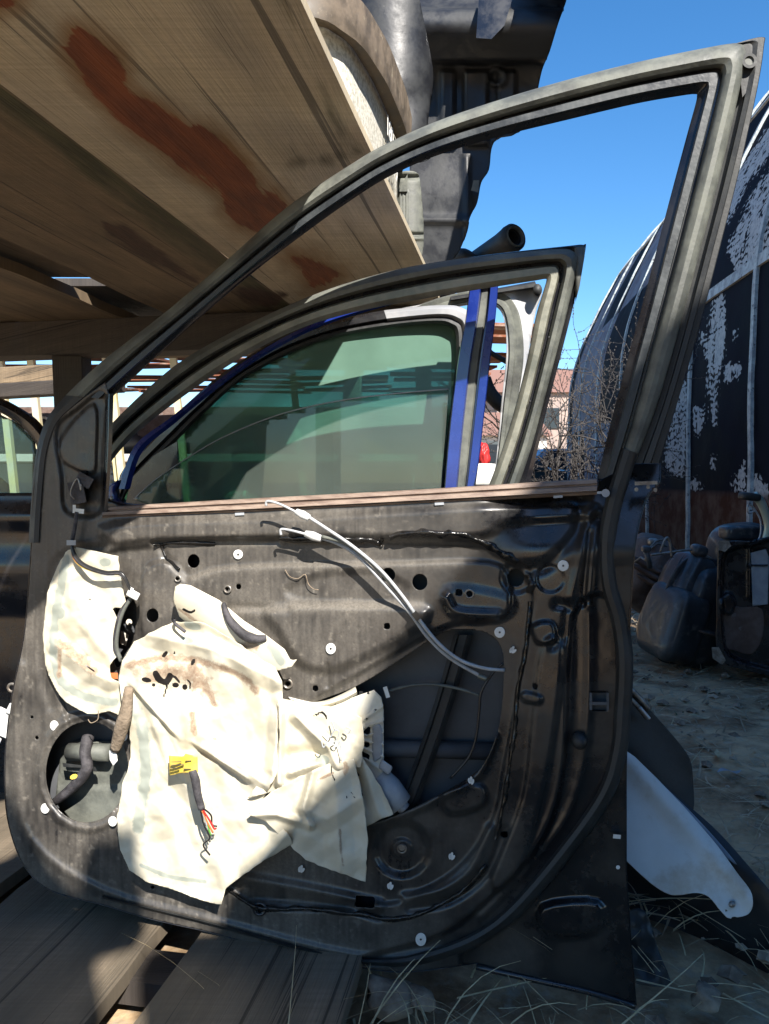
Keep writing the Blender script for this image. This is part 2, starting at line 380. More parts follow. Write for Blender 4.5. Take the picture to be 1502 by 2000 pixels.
#EOF1
# ================================================================== MAIN DOOR (black, stripped, nearest)
D1 = DP(1.02)
def outl(*p): return np.array(p, float)
body_out = np.concatenate([cat([(206, 1008), (212, 900), (216, 800), (205, 748)], 4),
    outl((150, 785), (112, 812), (88, 842), (76, 880)), cat([(66, 960), (60, 1100), (48, 1240), (24, 1360), (13, 1450), (10, 1530), (18, 1610), (48, 1690), (100, 1738), (200, 1766), (300, 1795), (420, 1822), (520, 1850), (700, 1888), (800, 1897), (930, 1880)], 5),
    outl((1100, 1925), (1242, 1962), (1232, 1850), (1222, 1700), (1222, 1500), (1226, 1350)), cat([(1230, 1200), (1240, 1060), (1262, 975), (1286, 942), (1288, 905)], 4),
    outl((1240, 905), (1196, 925), (1172, 938), (1166, 962), (1000, 972), (700, 985), (400, 1000))])
REL = []   # (polygon, height m, blend px)
def R(poly, h, w): REL.append((np.array(poly, float), h, w))
R(cat([(225, 1022), (600, 1008), (1000, 985), (1150, 985), (1150, 1010), (990, 1022), (960, 1040), (900, 1048), (600, 1050), (300, 1056), (225, 1062)], 4, True), .009, 20)
R(cat([(290, 1068), (545, 1058), (900, 1062), (965, 1080), (1012, 1110), (1040, 1160), (1032, 1230), (1012, 1340), (985, 1490), (962, 1600), (900, 1690), (820, 1742), (740, 1768), (520, 1772), (400, 1700), (240, 1600), (130, 1400), (110, 1200), (150, 1100)], 5, True), -.007, 14)
R(cat([(290, 1105), (340, 1100), (372, 1128), (420, 1112), (520, 1104), (760, 1100), (955, 1098), (995, 1140), (990, 1200), (940, 1216), (860, 1228), (640, 1352), (590, 1380), (400, 1400), (300, 1300), (270, 1180)], 5, True), .006, 12)
R(cat([(535, 1186), (800, 1184), (835, 1205), (800, 1240), (700, 1290), (640, 1310), (585, 1296), (548, 1240)], 5, True), .008, 24)
R(cat([(640, 1120), (740, 1118), (800, 1150), (760, 1180), (600, 1176), (560, 1150)], 5, True), -.004, 20)
R(cat([(870, 1150), (930, 1150), (1000, 1170), (985, 1205), (900, 1206), (876, 1186)], 5, True), .003, 26)
R(circ(1009, 1128, 30), -.004, 10)
R(circ(1075, 1130, 27), -.003, 6)
R(circ(170, 1508, 100, 118), .006, 14)
R(circ(170, 1508, 90, 106), -.003, 8)
R(circ(785, 1658, 52), -.010, 22)
R(circ(785, 1658, 20), .004, 6)
R(cat([(865, 1548), (938, 1532), (945, 1572), (880, 1590)], 4, True), .008, 14)
R(cat([(1042, 1222), (1078, 1216), (1084, 1250), (1050, 1256)], 4, True), .008, 9)
R(cat([(1024, 1352), (1056, 1360), (1052, 1374), (1022, 1368)], 4, True), .006, 6)
R(cat([(1060, 1260), (1098, 1260), (1088, 1400), (1050, 1600), (1000, 1720), (960, 1720), (1020, 1560), (1040, 1400)], 5, True), .006, 14)
R(cat([(1120, 1200), (1205, 1180), (1212, 1350), (1204, 1480), (1172, 1570), (1098, 1675), (1000, 1785), (900, 1850), (760, 1880), (700, 1874), (860, 1826), (960, 1750), (1060, 1640), (1100, 1500)], 5, True), -.009, 14)
R([(1222, 1300), (1300, 1300), (1300, 2000), (900, 1990), (900, 1862), (1000, 1800), (1100, 1690), (1184, 1568), (1214, 1480)], -.022, 12)
R(cat([(110, 840), (150, 800), (205, 770), (202, 900), (196, 1000), (130, 1000), (120, 930)], 5, True), -.008, 10)
R(cat([(124, 850), (184, 790), (188, 880), (180, 925), (122, 898)], 4, True), .006, 6)
R(cat([(225, 1180), (270, 1160), (262, 1240), (235, 1290)], 4, True), -.004, 8)
R(cat([(1060, 1770), (1170, 1762), (1166, 1820), (1070, 1826)], 4, True), .010, 20)
LIN0 = [([(1132, 985), (1130, 1035), (1094, 1080), (1060, 1108), (1020, 1112)], -.008, 12), ([(1150, 1010), (1136, 1080), (1116, 1165)], .008, 9),
       ([(1164, 1030), (1156, 1100), (1150, 1180)], .007, 8), ([(1150, 1040), (1138, 1180)], -.006, 6), ([(1088, 1180), (1110, 1190), (1104, 1240), (1080, 1262)], -.007, 9),
       ([(870, 1168), (892, 1196), (970, 1202)], .006, 9), ([(724, 1612), (800, 1586), (860, 1556), (935, 1512), (965, 1440)], .006, 8),
       ([(480, 1716), (620, 1742), (740, 1768)], .008, 11), ([(500, 1752), (640, 1764), (740, 1790)], -.006, 9), ([(790, 1752), (860, 1740), (922, 1696), (956, 1620)], .006, 9),
       ([(800, 1775), (880, 1760), (950, 1706), (985, 1620)], -.005, 8), ([(1112, 1200), (1108, 1400), (1085, 1560), (1030, 1680)], .005, 8), ([(1150, 1190), (1148, 1400), (1120, 1560), (1060, 1660), (940, 1790)], .005, 9),
       ([(300, 1060), (420, 1056), (545, 1056)], -.006, 5), ([(315, 1062), (325, 1090), (350, 1116), (365, 1130)], -.004, 8), ([(205, 1070), (120, 1090), (95, 1180), (80, 1280), (100, 1380)], -.003, 10),
       ([(560, 1190), (460, 1186), (440, 1200)], -.003, 8), ([(40, 1300), (30, 1500), (60, 1640), (200, 1740), (420, 1800), (700, 1868), (860, 1860)], .004, 9), ([(640, 1340), (640, 1300)], -.003, 5)]
LIN = [(a, b*(.6 if a[0][0] > 1000 else 1), c) for a, b, c in LIN0]
def hbody(X, Y):
    h = np.zeros(X.shape)
    for poly, hh, w_ in REL:
        x0, y0 = poly.min(0)-w_; x1, y1 = poly.max(0)+w_; m = (X > x0) & (X < x1) & (Y > y0) & (Y < y1)
        if m.any(): h[m] += hh*sst(.5-sdf(poly, X[m], Y[m])/(w_))
    for ln, hh, w_ in LIN:
        P = cat(ln, 4); x0, y0 = P.min(0)-3*w_; x1, y1 = P.max(0)+3*w_; m = (X > x0) & (X < x1) & (Y > y0) & (Y < y1)
        h[m] += hh*np.exp(-(ldist(P, X[m], Y[m])/w_)**2)
    h += (fbm(X, Y, 160, 2)-.47)*.003 + (fbm(X, Y, 30, 9)-.47)*.0002
    # the top right corner leans back a little towards the sky
    m = sst((X-930)/120)*sst((1110-Y)/60); h += -m*(1060-Y)*.00030
    return h
def dust(X, Y):
    d = .62-.62*sst((X-620)/560)+.25*sst((1100-Y)/90)*(X < 1000)*0
    st = vnoise(X, Y*0+3, 14, 5)*.35+vnoise(X, Y*.12, 5, 6)*.25          # vertical run marks
    d = d+(fbm(X, Y, 90, 11)-.5)*1.0+((fbm(X, Y*.35, 7, 12)-.45)*.5+(vnoise(X, Y*.06, 3.5, 13)-.5)*.4+(fbm(X, Y, 55, 17)-.47)*.5+.6*sst((vnoise(X*.7+Y*.3, Y*.5-X*.1, 5, 14)-.86)/.06))*sst((1000-X)/400)+(st-.3)*.7*(Y > 1560)*(X < 620)
    c = np.exp(-(ldist([(440, 1188), (700, 1184), (820, 1180)], X, Y)/10)**2)+np.exp(-(ldist(cat([(300, 1064), (540, 1060), (860, 1056)], 3), X, Y)/6)**2)+.8*np.exp(-(ldist(cat([(380, 1128), (440, 1112), (560, 1106), (900, 1100)], 3), X, Y)/9)**2)
    return d+c*.7
HOLES = [circ(170, 1508, 81, 99, 40, .08),
    np.concatenate([cat([(640, 1362), (700, 1338), (780, 1290), (860, 1238), (905, 1230), (950, 1236), (978, 1262), (984, 1310), (978, 1400), (962, 1460), (930, 1508), (850, 1556), (780, 1590), (720, 1612)], 5), cat([(640, 1620), (560, 1600), (500, 1540), (490, 1460), (540, 1400)], 4)]),
    cat([(226, 1190), (240, 1168), (262, 1172), (266, 1210), (256, 1260), (236, 1300), (222, 1290)], 4, True),
    circ(378, 1096, 12, 13.5), circ(298, 1202, 12, 13.5), circ(820, 1137, 15, 16), circ(758, 1123, 14, 14), circ(1008, 1128, 16, 17), rect(466, 1146, 10, 10), rect(756, 1223, 12, 12), rect(616, 1345, 11, 12),
    rect(897, 1157, 13, 13), circ(444, 1151, 4), circ(917, 1160, 6), circ(562, 1336, 5), circ(346, 1130, 4, 5), rect(632, 1246, 12, 5, -.7), rect(1000, 1218, 14, 5, .9), rect(1170, 1370, 34, 38), rect(713, 1762, 38, 24, .1), rect(1046, 1341, 9, 10), circ(62, 1401, 4), circ(72, 1441, 4),
    rect(985, 1630, 13, 12), circ(298, 1733, 4), circ(507, 1776, 6, 8)]
door = thing('stripped_car_door', 'black dusty car door stripped of its trim, nearest, with torn cream film', 'car door', D1(640, 1900, -.03))
relief('inner_panel', D1, body_out, M['paint'], door, HOLES, 3.0, hbody, .0015, {'dust': dust})
# outer shell behind it
bo = body_out; n_ = len(bo)
def band(name, plane, poly, h0, h1, mat, parent, label=None):
    a = plane(poly[:, 0], poly[:, 1], h0); b = plane(poly[:, 0], poly[:, 1], h1); n = len(poly)
    return sharp(mesh(name, list(a)+list(b), [(i, (i+1) % n, n+(i+1) % n, n+i) for i in range(n)], mat, parent, True, .0015, label=label), 50)
def hb_edge(poly): return np.minimum(hbody(poly[:, 0], poly[:, 1]), 0)-.0012
band('door_edge', D1, bo, hb_edge(bo), -.062, M['black'], door)
relief('outer_skin', D1, bo, M['skin'], door, (), 8, lambda X, Y: -.064+.006*np.sin((Y-1000)/900*3), .001)
# inner braces seen through the big opening
for pts in ([(905, 1240), (880, 1330), (845, 1440), (800, 1560), (760, 1640)], [(690, 1350), (700, 1470), (740, 1600)]):
    q = cat(pts, 6); a = q-[19, 0]; b = q+[19, 0]
    loft('window_rail', D1, a, b, [(0, -.05), (0, -.028), (.2, -.024), (.3, -.03), (.7, -.03), (.8, -.024), (1, -.028), (1, -.05)], M['rubber'], door, 3)  # dark rail colour stands in for the band of shadow in the opening
# intrusion beam
tube('side_beam', D1(np.array([500., 1000.]), np.array([1455., 1468.]), -.045), .012, M['skin'], door, 12)
# ---- window frame
I = [(214, 780), (300, 702), (400, 612), (500, 528), (600, 452), (690, 388), (760, 345), (850, 305), (970, 268), (1100, 236), (1240, 203), (1330, 187), (1358, 184), (1361, 188), (1358, 205), (1340, 270), (1300, 420), (1260, 575), (1222, 715), (1188, 845), (1166, 940)]
S = [(128, 772), (200, 705), (310, 620), (435, 515), (560, 405), (690, 318), (750, 283), (845, 240), (950, 203), (1075, 165), (1220, 127), (1360, 97), (1440, 84), (1456, 96), (1456, 120), (1442, 190), (1404, 350), (1362, 510), (1322, 660), (1284, 790), (1240, 905)]
O = [(1425, 88), (1488, 72), (1492, 92), (1478, 180), (1440, 350), (1402, 500), (1362, 655), (1322, 790), (1288, 905)]
S2 = [(1424, 92), (1450, 92), (1456, 112), (1444, 185), (1404, 350), (1362, 510), (1322, 660), (1284, 790), (1240, 905)]
loft('glass_run', D1, I, S, [(0, -.034), (0, -.016), (.04, -.014), (.22, -.009), (.24, -.034)], M['black'], door)
loft('frame_channel', D1, I, S, [(.2, -.03), (.21, -.004), (.25, -.001), (.42, -.001), (.44, -.006), (.46, -.03)], M['teal'], door)
loft('frame_back', D1, I, S, [(.4, -.03), (.44, -.012), (.96, -.012), (1.0, -.03)], M['black'], door)
# the long rubber seal: lit dusty run over the window, round the corner and down the rear edge
mid = [tuple(np.array(a)*.3+np.array(b)*.7) for a, b in zip(I, S)]
sealw = [(.50, -.013), (.53, -.004), (.60, .003), (.72, .007), (.84, .006), (.94, 0), (.99, -.008), (1.0, -.02)]
loft('window_seal', D1, I, S, sealw, M['rubber_dusty'], door, jag=.0015)
loft('pillar_flange', D1, S2, O, [(-.35, -.034), (-.3, -.02), (.3, -.016), (.36, -.008), (.62, -.006), (.68, -.012), (.96, -.012), (1, -.03)], M['rubber'], door)
low = cat([(1230, 880), (1216, 925), (1197, 990), (1186, 1060), (1190, 1140), (1210, 1210), (1220, 1290), (1216, 1390), (1208, 1470), (1180, 1555), (1100, 1668), (1005, 1778), (930, 1834), (840, 1868), (760, 1880), (640, 1866), (420, 1806), (200, 1752)], 6)
tl = np.gradient(low, axis=0); tl /= np.linalg.norm(tl, axis=1)[:, None]; nn = np.stack([-tl[:, 1], tl[:, 0]], -1)
wd = np.interp(np.linspace(0, 1, len(low)), [0, .05, .4, .62, .78, .86, 1], [17, 17, 17, 15, 13, 5, 4])
loft('door_seal', D1, low-nn*wd[:, None], low+nn*wd[:, None], [(0, -.012), (.02, -.002), (.2, .006), (.5, .009), (.8, .006), (.98, -.002), (1, -.012)], M['rubber'], door, 1)  # lower run of the same seal, its shade put in as darker rubber
# corner bits at the top of the rear pillar
multi('corner_bracket', [prism(D1, [(1440, 90), (1486, 76), (1484, 100), (1466, 170), (1450, 190)], -.02, -.008), ring(D1, 1464, 118, 15, 9, -.008, 0)], M['rubber'], door, False)
multi('screw', [disc(D1, 1464, 118, 9, -.008, -.002)], M['rubber_dusty'], door, False)
loft('sail_seal', D1, [(128, 772), (98, 808), (80, 845), (68, 900), (60, 990), (56, 1060)], [(170, 778), (122, 818), (104, 852), (92, 900), (84, 990), (80, 1060)], [(0, -.02), (0, -.004), (.4, .004), (.8, .002), (1, -.008)], M['rubber'], door)
# quarter bar between mirror corner and window
loft('quarter_bar', D1, [(206, 770), (204, 880), (198, 1000)], [(222, 768), (218, 880), (210, 1000)], [(0, -.02), (0, .002), (.5, .006), (1, .002), (1, -.02)], M['black'], door)
# belt strip with its ribs
Ab = [(200, 990), (500, 973), (800, 957), (1166, 934)]; Bb = [(200, 1012), (500, 1000), (800, 985), (1166, 966)]
loft('belt_strip', D1, Ab, Bb, [(0, -.03), (0, -.004), (.08, 0), (.3, .002), (.36, -.001), (.42, -.001), (.48, .004), (.75, .006), (.80, .001), (.86, .003), (1, -.001), (1, -.012)], M['belt'], door, jag=.0008)
for x, y in ((468, 1004), (858, 984), (1090, 970), (1175, 962)): multi('clip_tab', [prism(D1, rect(x, y, 18, 5, -.05), -.002, .004)], M['greyplastic'], door, False)
multi('clip_knob', [disc(D1, 1183, 963, 8, 0, .02)], M['greyplastic'], door, False)
# sealant bead: ragged tar-like blobs
def bead(pts, w_, seed, name='sealant_bead'):
    q = cat(pts, 10); t = np.gradient(q, axis=0); t /= np.linalg.norm(t, axis=1)[:, None]+1e-9; n = np.stack([-t[:, 1], t[:, 0]], -1); s = np.cumsum(np.r_[0, np.linalg.norm(np.diff(q, axis=0), axis=1)])
    a = w_*(.35+.95*vnoise(s, s*0, 13, seed)); b = w_*(.35+.95*vnoise(s, s*0+9, 17, seed+1)); hh = .003+.007*vnoise(s, s*0+4, 11, seed+2)
    V = []; base = hbody(q[:, 0], q[:, 1])
    for f, k in ((-1, 0), (-.55, .8), (0, 1), (.5, .7), (1, 0)):
        o = np.where(f < 0, a, b)*f; c = q+n*o[:, None]; V.append(D1(c[:, 0], c[:, 1], base+hh*k-.001))
    m = len(q); V = np.array(V).reshape(-1, 3)
    mesh(name, V, [(r*m+i, r*m+i+1, (r+1)*m+i+1, (r+1)*m+i) for r in range(4) for i in range(m-1)], M['goo'], door)
bead([(545, 1052), (600, 1052), (660, 1052), (720, 1055), (742, 1060)], 8, 1); bead([(746, 1052), (744, 1068)], 9, 2)
bead([(760, 1048), (810, 1040), (870, 1042), (905, 1044), (930, 1054), (960, 1066), (985, 1082), (1012, 1096)], 9, 3)
bead([(1030, 1120), (1040, 1140), (1036, 1160)], 9, 4); bead([(1036, 1175), (1030, 1230), (1024, 1290), (1012, 1340), (1006, 1420), (996, 1490), (985, 1560), (968, 1640)], 6, 5)
bead([(440, 1735), (500, 1772), (540, 1776), (600, 1776), (660, 1782), (700, 1786), (760, 1796), (820, 1786), (900, 1744), (950, 1690)], 7, 6)
bead([(300, 1064), (360, 1060), (420, 1062)], 5, 7); bead([(316, 1066), (326, 1090), (350, 1112)], 4, 8)
# round white trim clips with a dark eye
def clip(x, y, r, ry=None):
    hz = float(hbody(np.array([x*1.]), np.array([y*1.]))[0])
    o = multi('trim_clip', [disc(D1, x, y, r, hz-.001, hz+.003, 20, ry)], M['white'], door, False); bevel(o, .0008)
    e = multi('clip_eye', [disc(D1, x, y, 2.2, hz+.0025, hz+.0034, 10)], M['cableb'], o, False)
for a in ((465, 1083, 9.5), (646, 1267, 10, 11), (976, 1235, 10.5, 11), (1100, 1105, 11), (822, 1835, 10.5, 13), (240, 1417, 9), ): clip(*a)
for x, y in ((106, 1417), (88, 1579), (220, 1604), (241, 1438)):
    hz = float(hbody(np.array([x*1.]), np.array([y*1.]))[0]); multi('screw_insert', [disc(D1, x, y, 8.5, hz, hz+.003, 16, 10)], M['white'], door, False)
for x, y, a in ((920, 1525, 0), (882, 1673, .3), (762, 1731, .2), (588, 1698, .4), (1001, 1270, .6)):
    hz = float(hbody(np.array([x*1.]), np.array([y*1.]))[0])
    multi('push_pin', [prism(D1, circ(x+dx, y+dy, 3, 6, 8, a+dx*.1), hz, hz+.006) for dx, dy in ((-3, 0), (3, 2), (0, -3))], M['white'], door, False)
for x, y, r in ((444, 1151, 8), (917, 1160, 10), (562, 1336, 10), (785, 1658, 10), (507, 1776, 14), (347, 1130, 7)):
    hz = float(hbody(np.array([x*1.]), np.array([y*1.]))[0]); multi('threaded_bush', [ring(D1, x, y, r, r*.62, hz-.002, hz+.003)], M['steel'] if r < 12 else M['black'], door)
multi('bolt_head', [disc(D1, 785, 1656, 6, -.01, .0)], M['steel'], door, False)
o = multi('latch_pocket', [prism(D1, rect(1170, 1374, 38, 6), -.02, .001), prism(D1, rect(1154, 1370, 5, 34), -.02, .0), prism(D1, rect(1187, 1370, 5, 34), -.02, .0), prism(D1, rect(1170, 1370, 30, 34), -.03, -.02)], M['skin'], door, False)
V, Fs = lump(D1(1132, 1447, .0), (.010, .012, .011), 2); mesh('rubber_buffer', V, Fs, M['rubber'], door)
for v_ in (prism(D1, rect(1205, 1634, 15, 8, .1), -.018, -.008), disc(D1, 1207, 1694, 4, -.02, -.014)): multi('pin', [v_], M['white'], door, False)
# bracket below the window frame corner
multi('hinge_plate', [prism(D1, [(1240, 941), (1284, 939), (1284, 946), (1240, 948)], -.01, .004), disc(D1, 1243, 956, 4, -.012, .004), disc(D1, 1266, 951, 4, -.012, .004), disc(D1, 1280, 957, 4, -.012, .004)], M['steel'], door, False)
# torn raw edge at the bottom corner, bent lower lip
pxtube('bottom_lip', D1, [(930, 1888), (1050, 1915), (1150, 1938), (1240, 1966)], -.02, .004, M['black'], door)
# mirror corner: connector with a bare hook wire and clip
multi('mirror_connector', [prism(D1, rect(150, 962, 30, 44, -.2), -.01, .012), prism(D1, rect(164, 938, 32, 22, .5), -.006, .018)], M['tape'], door, False)
pxtube('hook_wire', D1, [(158, 945), (158, 958), (152, 935), (142, 948), (138, 965), (146, 975)], .02, .0011, M['steel'], door, 6)
multi('white_clip', [prism(D1, rect(153, 998, 22, 9, .1), 0, .012), prism(D1, rect(145, 994, 6, 16), 0, .01)], M['white'], door, False)
# hinge eye and white connector sticking out at the left edge
multi('hinge_eye', [ring(D1, 23, 1343, 10, 5, -.03, -.015), prism(D1, rect(36, 1345, 12, 18), -.03, -.015)], M['steel'], door)
o = multi('connector_block', [prism(D1, rect(8, 1412, 44, 52, .45), -.03, -.005), prism(D1, rect(22, 1385, 16, 22, .45), -.03, .0), prism(D1, rect(-8, 1445, 20, 14, .45), -.03, .0)], M['white'], door, False); bevel(o, .002)
# ---- cables
def fit(name, plane, p, q, offs, r, mat, parent): return tube(name, plane(np.array([p[0], (p[0]+q[0])/2, q[0]], float), np.array([p[1], (p[1]+q[1])/2, q[1]], float), offs), [r*.7, r, r, r*.8], mat, parent, 8)
ca = pxtube('latch_cable', D1, [(600, 1008), (640, 1034), (690, 1068), (742, 1112), (786, 1164), (820, 1212), (858, 1258), (900, 1290), (945, 1305), (985, 1309)], [.036, .034, .03, .026, .022, .016, .010, .004, -.004], .0023, M['cable'], door, 10)
fit('cable_end_fitting', D1, (578, 999), (604, 1012), .037, .0058, M['white'], ca); pxtube('inner_wire', D1, [(520, 988), (522, 979), (545, 984), (578, 1000)], .038, .0018, M['cable'], ca, 6)
cb = pxtube('handle_cable', D1, [(626, 1050), (665, 1064), (705, 1092), (750, 1140), (800, 1196), (836, 1245), (880, 1286), (945, 1324)], [.024, .024, .022, .02, .016, .012, .006, -.004], .0025, M['cable'], door, 10)
fit('cable_end_fitting', D1, (596, 1042), (628, 1052), .025, .0062, M['white'], cb); pxtube('inner_wire', D1, [(549, 1045), (549, 1034), (568, 1036), (596, 1043)], .026, .0019, M['cable'], cb, 6)
cc = pxtube('lock_rod_cable', D1, [(628, 1048), (672, 1060), (715, 1090), (762, 1138), (812, 1200), (850, 1252), (890, 1284), (930, 1300)], [.028, .028, .026, .024, .018, .012, .006, -.004], .0026, M['rubber_dusty'], door, 8)
multi('cable_clip', [prism(D1, rect(813, 1203, 17, 12, .9), .008, .028)], M['cableb'], door, False)
cd_ = pxtube('regulator_cable', D1, [(752, 1352), (800, 1339), (850, 1337), (900, 1346), (936, 1358)], -.02, .0022, M['rubber_dusty'], door)
multi('cable_stop', [prism(D1, rect(755, 1352, 8, 22, -.3), -.03, -.012)], M['white'], cd_, False)
pxtube('brass_sleeve', D1, [(934, 1320), (950, 1326)], 0, .0036, M['trim'], cb)
pxtube('wire_loop', D1, [(983, 1295), (960, 1318), (940, 1352), (936, 1390), (930, 1440), (915, 1480), (880, 1520)], -.008, .0018, M['cableb'], door)
pxtube('loose_string', D1, [(557, 1113), (566, 1126), (582, 1130), (596, 1122), (602, 1140), (612, 1150), (622, 1152)], .003, .0006, M['foam'], door, 5)
pxtube('loose_string', D1, [(192, 1388), (191, 1405), (178, 1412), (172, 1405)], .02, .0007, M['foam'], door, 5)
# ---- window regulator module
def hmod(X, Y):
    h = -.006+np.zeros(X.shape)
    for a in np.linspace(-.6, .9, 7):
        ln = [(660, 1440), (660+110*math.cos(a), 1440+110*math.sin(a))]; h += .004*np.exp(-(ldist(np.array(ln), X, Y)/3)**2)
    r = np.hypot(X-655, Y-1440); h += .010*sst((58-r)/6)+.003*np.exp(-((r-48)/2.5)**2)+.003*np.exp(-((r-26)/2.5)**2)
    return h
mod = relief('regulator_module', D1, [(560, 1380), (640, 1374), (690, 1362), (730, 1348), (744, 1362), (749, 1385), (749, 1500), (742, 1540), (700, 1560), (600, 1560), (560, 1500)], M['cream'], door, [circ(719, 1355, 3.2), circ(683, 1373, 3.2), circ(734, 1386, 3.2), circ(654, 1373, 3.2), circ(716, 1405, 3), rect(735, 1450, 8, 60), [(724, 1415), (706, 1432), (722, 1440)], [(708, 1444), (722, 1450), (722, 1462), (706, 1456)], [(704, 1466), (722, 1474), (722, 1486), (702, 1478)]], 2.5, hmod, .002)
o = multi('motor', [prism(D1, [(727, 1418), (742, 1412), (748, 1430), (746, 1480), (730, 1490), (726, 1470)], -.03, -.002), prism(D1, [(745, 1482), (768, 1498), (760, 1514), (738, 1500)], -.03, .004)], M['greyplastic'], door, False); bevel(o, .003, 3)
tube('motor_housing', D1(np.array([735., 760., 782.]), np.array([1518., 1545., 1572.]), -.012), [.018, .02, .018], M['greyplastic'], door, 18)
tube('motor_tip', D1(np.array([780., 790.]), np.array([1568., 1580.]), -.012), .009, M['greyplastic'], door, 14)
loft('module_edge', D1, [(560, 1358), (620, 1370), (662, 1358), (694, 1340)], [(572, 1370), (625, 1380), (668, 1370), (698, 1356)], [(0, -.01), (.3, .002), (.7, .003), (1, -.006)], M['cream'], door)
# speaker opening: what is seen inside
multi('pipe', [(tube('x', D1(np.array([135., 215.]), np.array([1468., 1470.]), -.03), .013, None, None, 14, pts_only=True))], M['rubber_dusty'], door)
pxtube('taped_harness', D1, [(172, 1440), (166, 1470), (170, 1500), (150, 1530), (108, 1566)], [-.025, -.012, -.01, -.012, -.02], [.009, .008, .009, .006], M['tape'], door, 10)
multi('bracket', [prism(D1, [(122, 1490), (186, 1498), (190, 1506), (176, 1506), (174, 1500), (124, 1498)], -.03, -.014)], M['rubber'], door, False)
multi('harness_tag', [prism(D1, circ(144, 1517, 8, 5, 8, -.4), -.008, -.004)], M['yellow'], door, False)
relief('inner_plate', D1, [(120, 1460), (150, 1445), (250, 1450), (262, 1560), (230, 1610), (150, 1620), (108, 1560)], M['rubber_dusty'], door, (), 6, lambda X, Y: -.05+.004*sst((Y-1535)/6), .001)
# white clip eye seen through the narrow opening
multi('backing_clip', [disc(D1, 252, 1215, 6, -.055, -.05), prism(D1, [(236, 1232), (252, 1240), (246, 1262), (234, 1256)], -.055, -.05)], M['cream'], door, False)

# ---- torn cream film, one crumpled sheet in several torn pieces
def crumple(X, Y, amp, s, seed):
    r = np.random.RandomState(seed); h = 0
    wx = X+(fbm(X, Y, s*2, seed)-.5)*s*1.2; wy = Y+(fbm(X, Y, s*2, seed+5)-.5)*s*1.2
    for k in range(5):
        a = r.rand()*math.pi; f = s*(1.1+r.rand()*1.8); ph = r.rand()*9
        u = (wx*math.cos(a)+wy*math.sin(a))/f+ph; h = h+abs(u-np.floor(u+.5))*2*(f/s)
    return amp*(h/8)
def sheet(outline, base, creases=(), amp=.006, s=70, seed=1, glue=(), dirt=(), tar=(), step=3, curl=0, label=None):
    P = np.array(outline, float)
    # ragged edge
    Q = []; n = len(P)
    for i in range(n):
        a, b = P[i], P[(i+1) % n]; L = np.linalg.norm(b-a); k = max(1, int(L/9))
        for j in range(k):
            q = a+(b-a)*j/k; nv = np.array([b[1]-a[1], a[0]-b[0]])/(L+1e-9); Q.append(q+nv*(RNG.rand()-.5)*2.6)
    P = np.array(Q)
    def hf(X, Y):
        h = base+crumple(X, Y, amp, s, seed)+crumple(X+7, Y+3, amp*.9, s*.38, seed+50)+(fbm(X, Y, 24, seed+3)-.5)*.002
        for ln, hh, w_, kind in creases:
            d = ldist(np.array(ln, float), X, Y)
            if kind == 't': h = h+hh*np.maximum(0, 1-d/w_)
            elif kind == 'g': h = h+hh*np.exp(-(d/w_)**2)
            else:                        # one sided step: a fold lying over the sheet below the line
                a, b = np.array(ln[0], float), np.array(ln[-1], float); e = (b-a)/np.linalg.norm(b-a); sd = (X-a[0])*(-e[1])+(Y-a[1])*e[0]; u = ((X-a[0])*e[0]+(Y-a[1])*e[1])/np.linalg.norm(b-a)
                h = h+hh*np.exp(np.minimum(sd, 0)/w_)*sst(.5-sd/7)*sst(u*5)*sst((1-u)*5)
        if curl: h = h+curl*np.exp(-(np.abs(sdf(P, X, Y))/9)**2)*(vnoise(X, Y, 60, seed+8)-.3)
        return h
    def am(lst, sh=1.0):
        def f(X, Y):
            v = np.zeros(X.shape)
            for g in lst:
                if g[0] == 'l': d = ldist(cat(g[1], 4), X, Y); v = np.maximum(v, np.clip(1-d/(2*g[2]), 0, 1))
                else: d = sdf(np.array(g[1], float), X, Y); v = np.maximum(v, np.clip(.5-d/(2*g[2]), 0, 1)*g[3])
            return v
        return f
    return relief('torn_film', D1, P, M['sheet'], door, (), step, hf, .0006, {'glue': am(glue), 'dirt': am(dirt), 'tar': am(tar)}, label=label)
sheet(list(map(tuple, cat([(128, 1078), (150, 1070), (190, 1078), (232, 1086)], 3)))+[(233, 1122), (240, 1150), (248, 1190), (218, 1186), (232, 1212), (226, 1250), (230, 1280), (214, 1300), (218, 1325), (240, 1336), (238, 1400)]+list(map(tuple, cat([(214, 1388), (170, 1394), (120, 1362), (90, 1300), (84, 1240), (88, 1190), (98, 1140), (128, 1078)], 3))),
      .008, [([(110, 1260), (170, 1310), (215, 1330)], .010, 22, 't'), ([(130, 1090), (140, 1200), (215, 1290)], .006, 30, 't'), ([(180, 1120), (225, 1230)], -.006, 18, 'g')], .008, 60, 3,
      glue=[('l', [(130, 1092), (118, 1150), (105, 1230), (106, 1290), (125, 1335), (170, 1362), (225, 1372)], 8), ('a', circ(205, 1098, 12, 8), 4, 1), ('a', circ(118, 1198, 9, 11), 4, 1)],
      dirt=[('l', [(118, 1258), (150, 1280), (182, 1310)], 14), ('l', [(118, 1250), (116, 1320)], 6)], tar=[('l', [(168, 1300), (184, 1311)], 1.6), ('a', circ(175, 1170, 2), 1, 1)], label='left piece of torn cream film, glued along its edge')
T1 = [(238, 1290), (262, 1254), (300, 1232), (342, 1214), (400, 1216), (470, 1260), (536, 1302), (550, 1330), (553, 1364), (548, 1500), (500, 1585), (560, 1625), (572, 1648), (500, 1690), (440, 1736), (432, 1768), (410, 1764), (340, 1738), (285, 1722), (252, 1700), (234, 1660), (228, 1600), (240, 1530), (256, 1480), (252, 1420), (238, 1370), (232, 1322)]
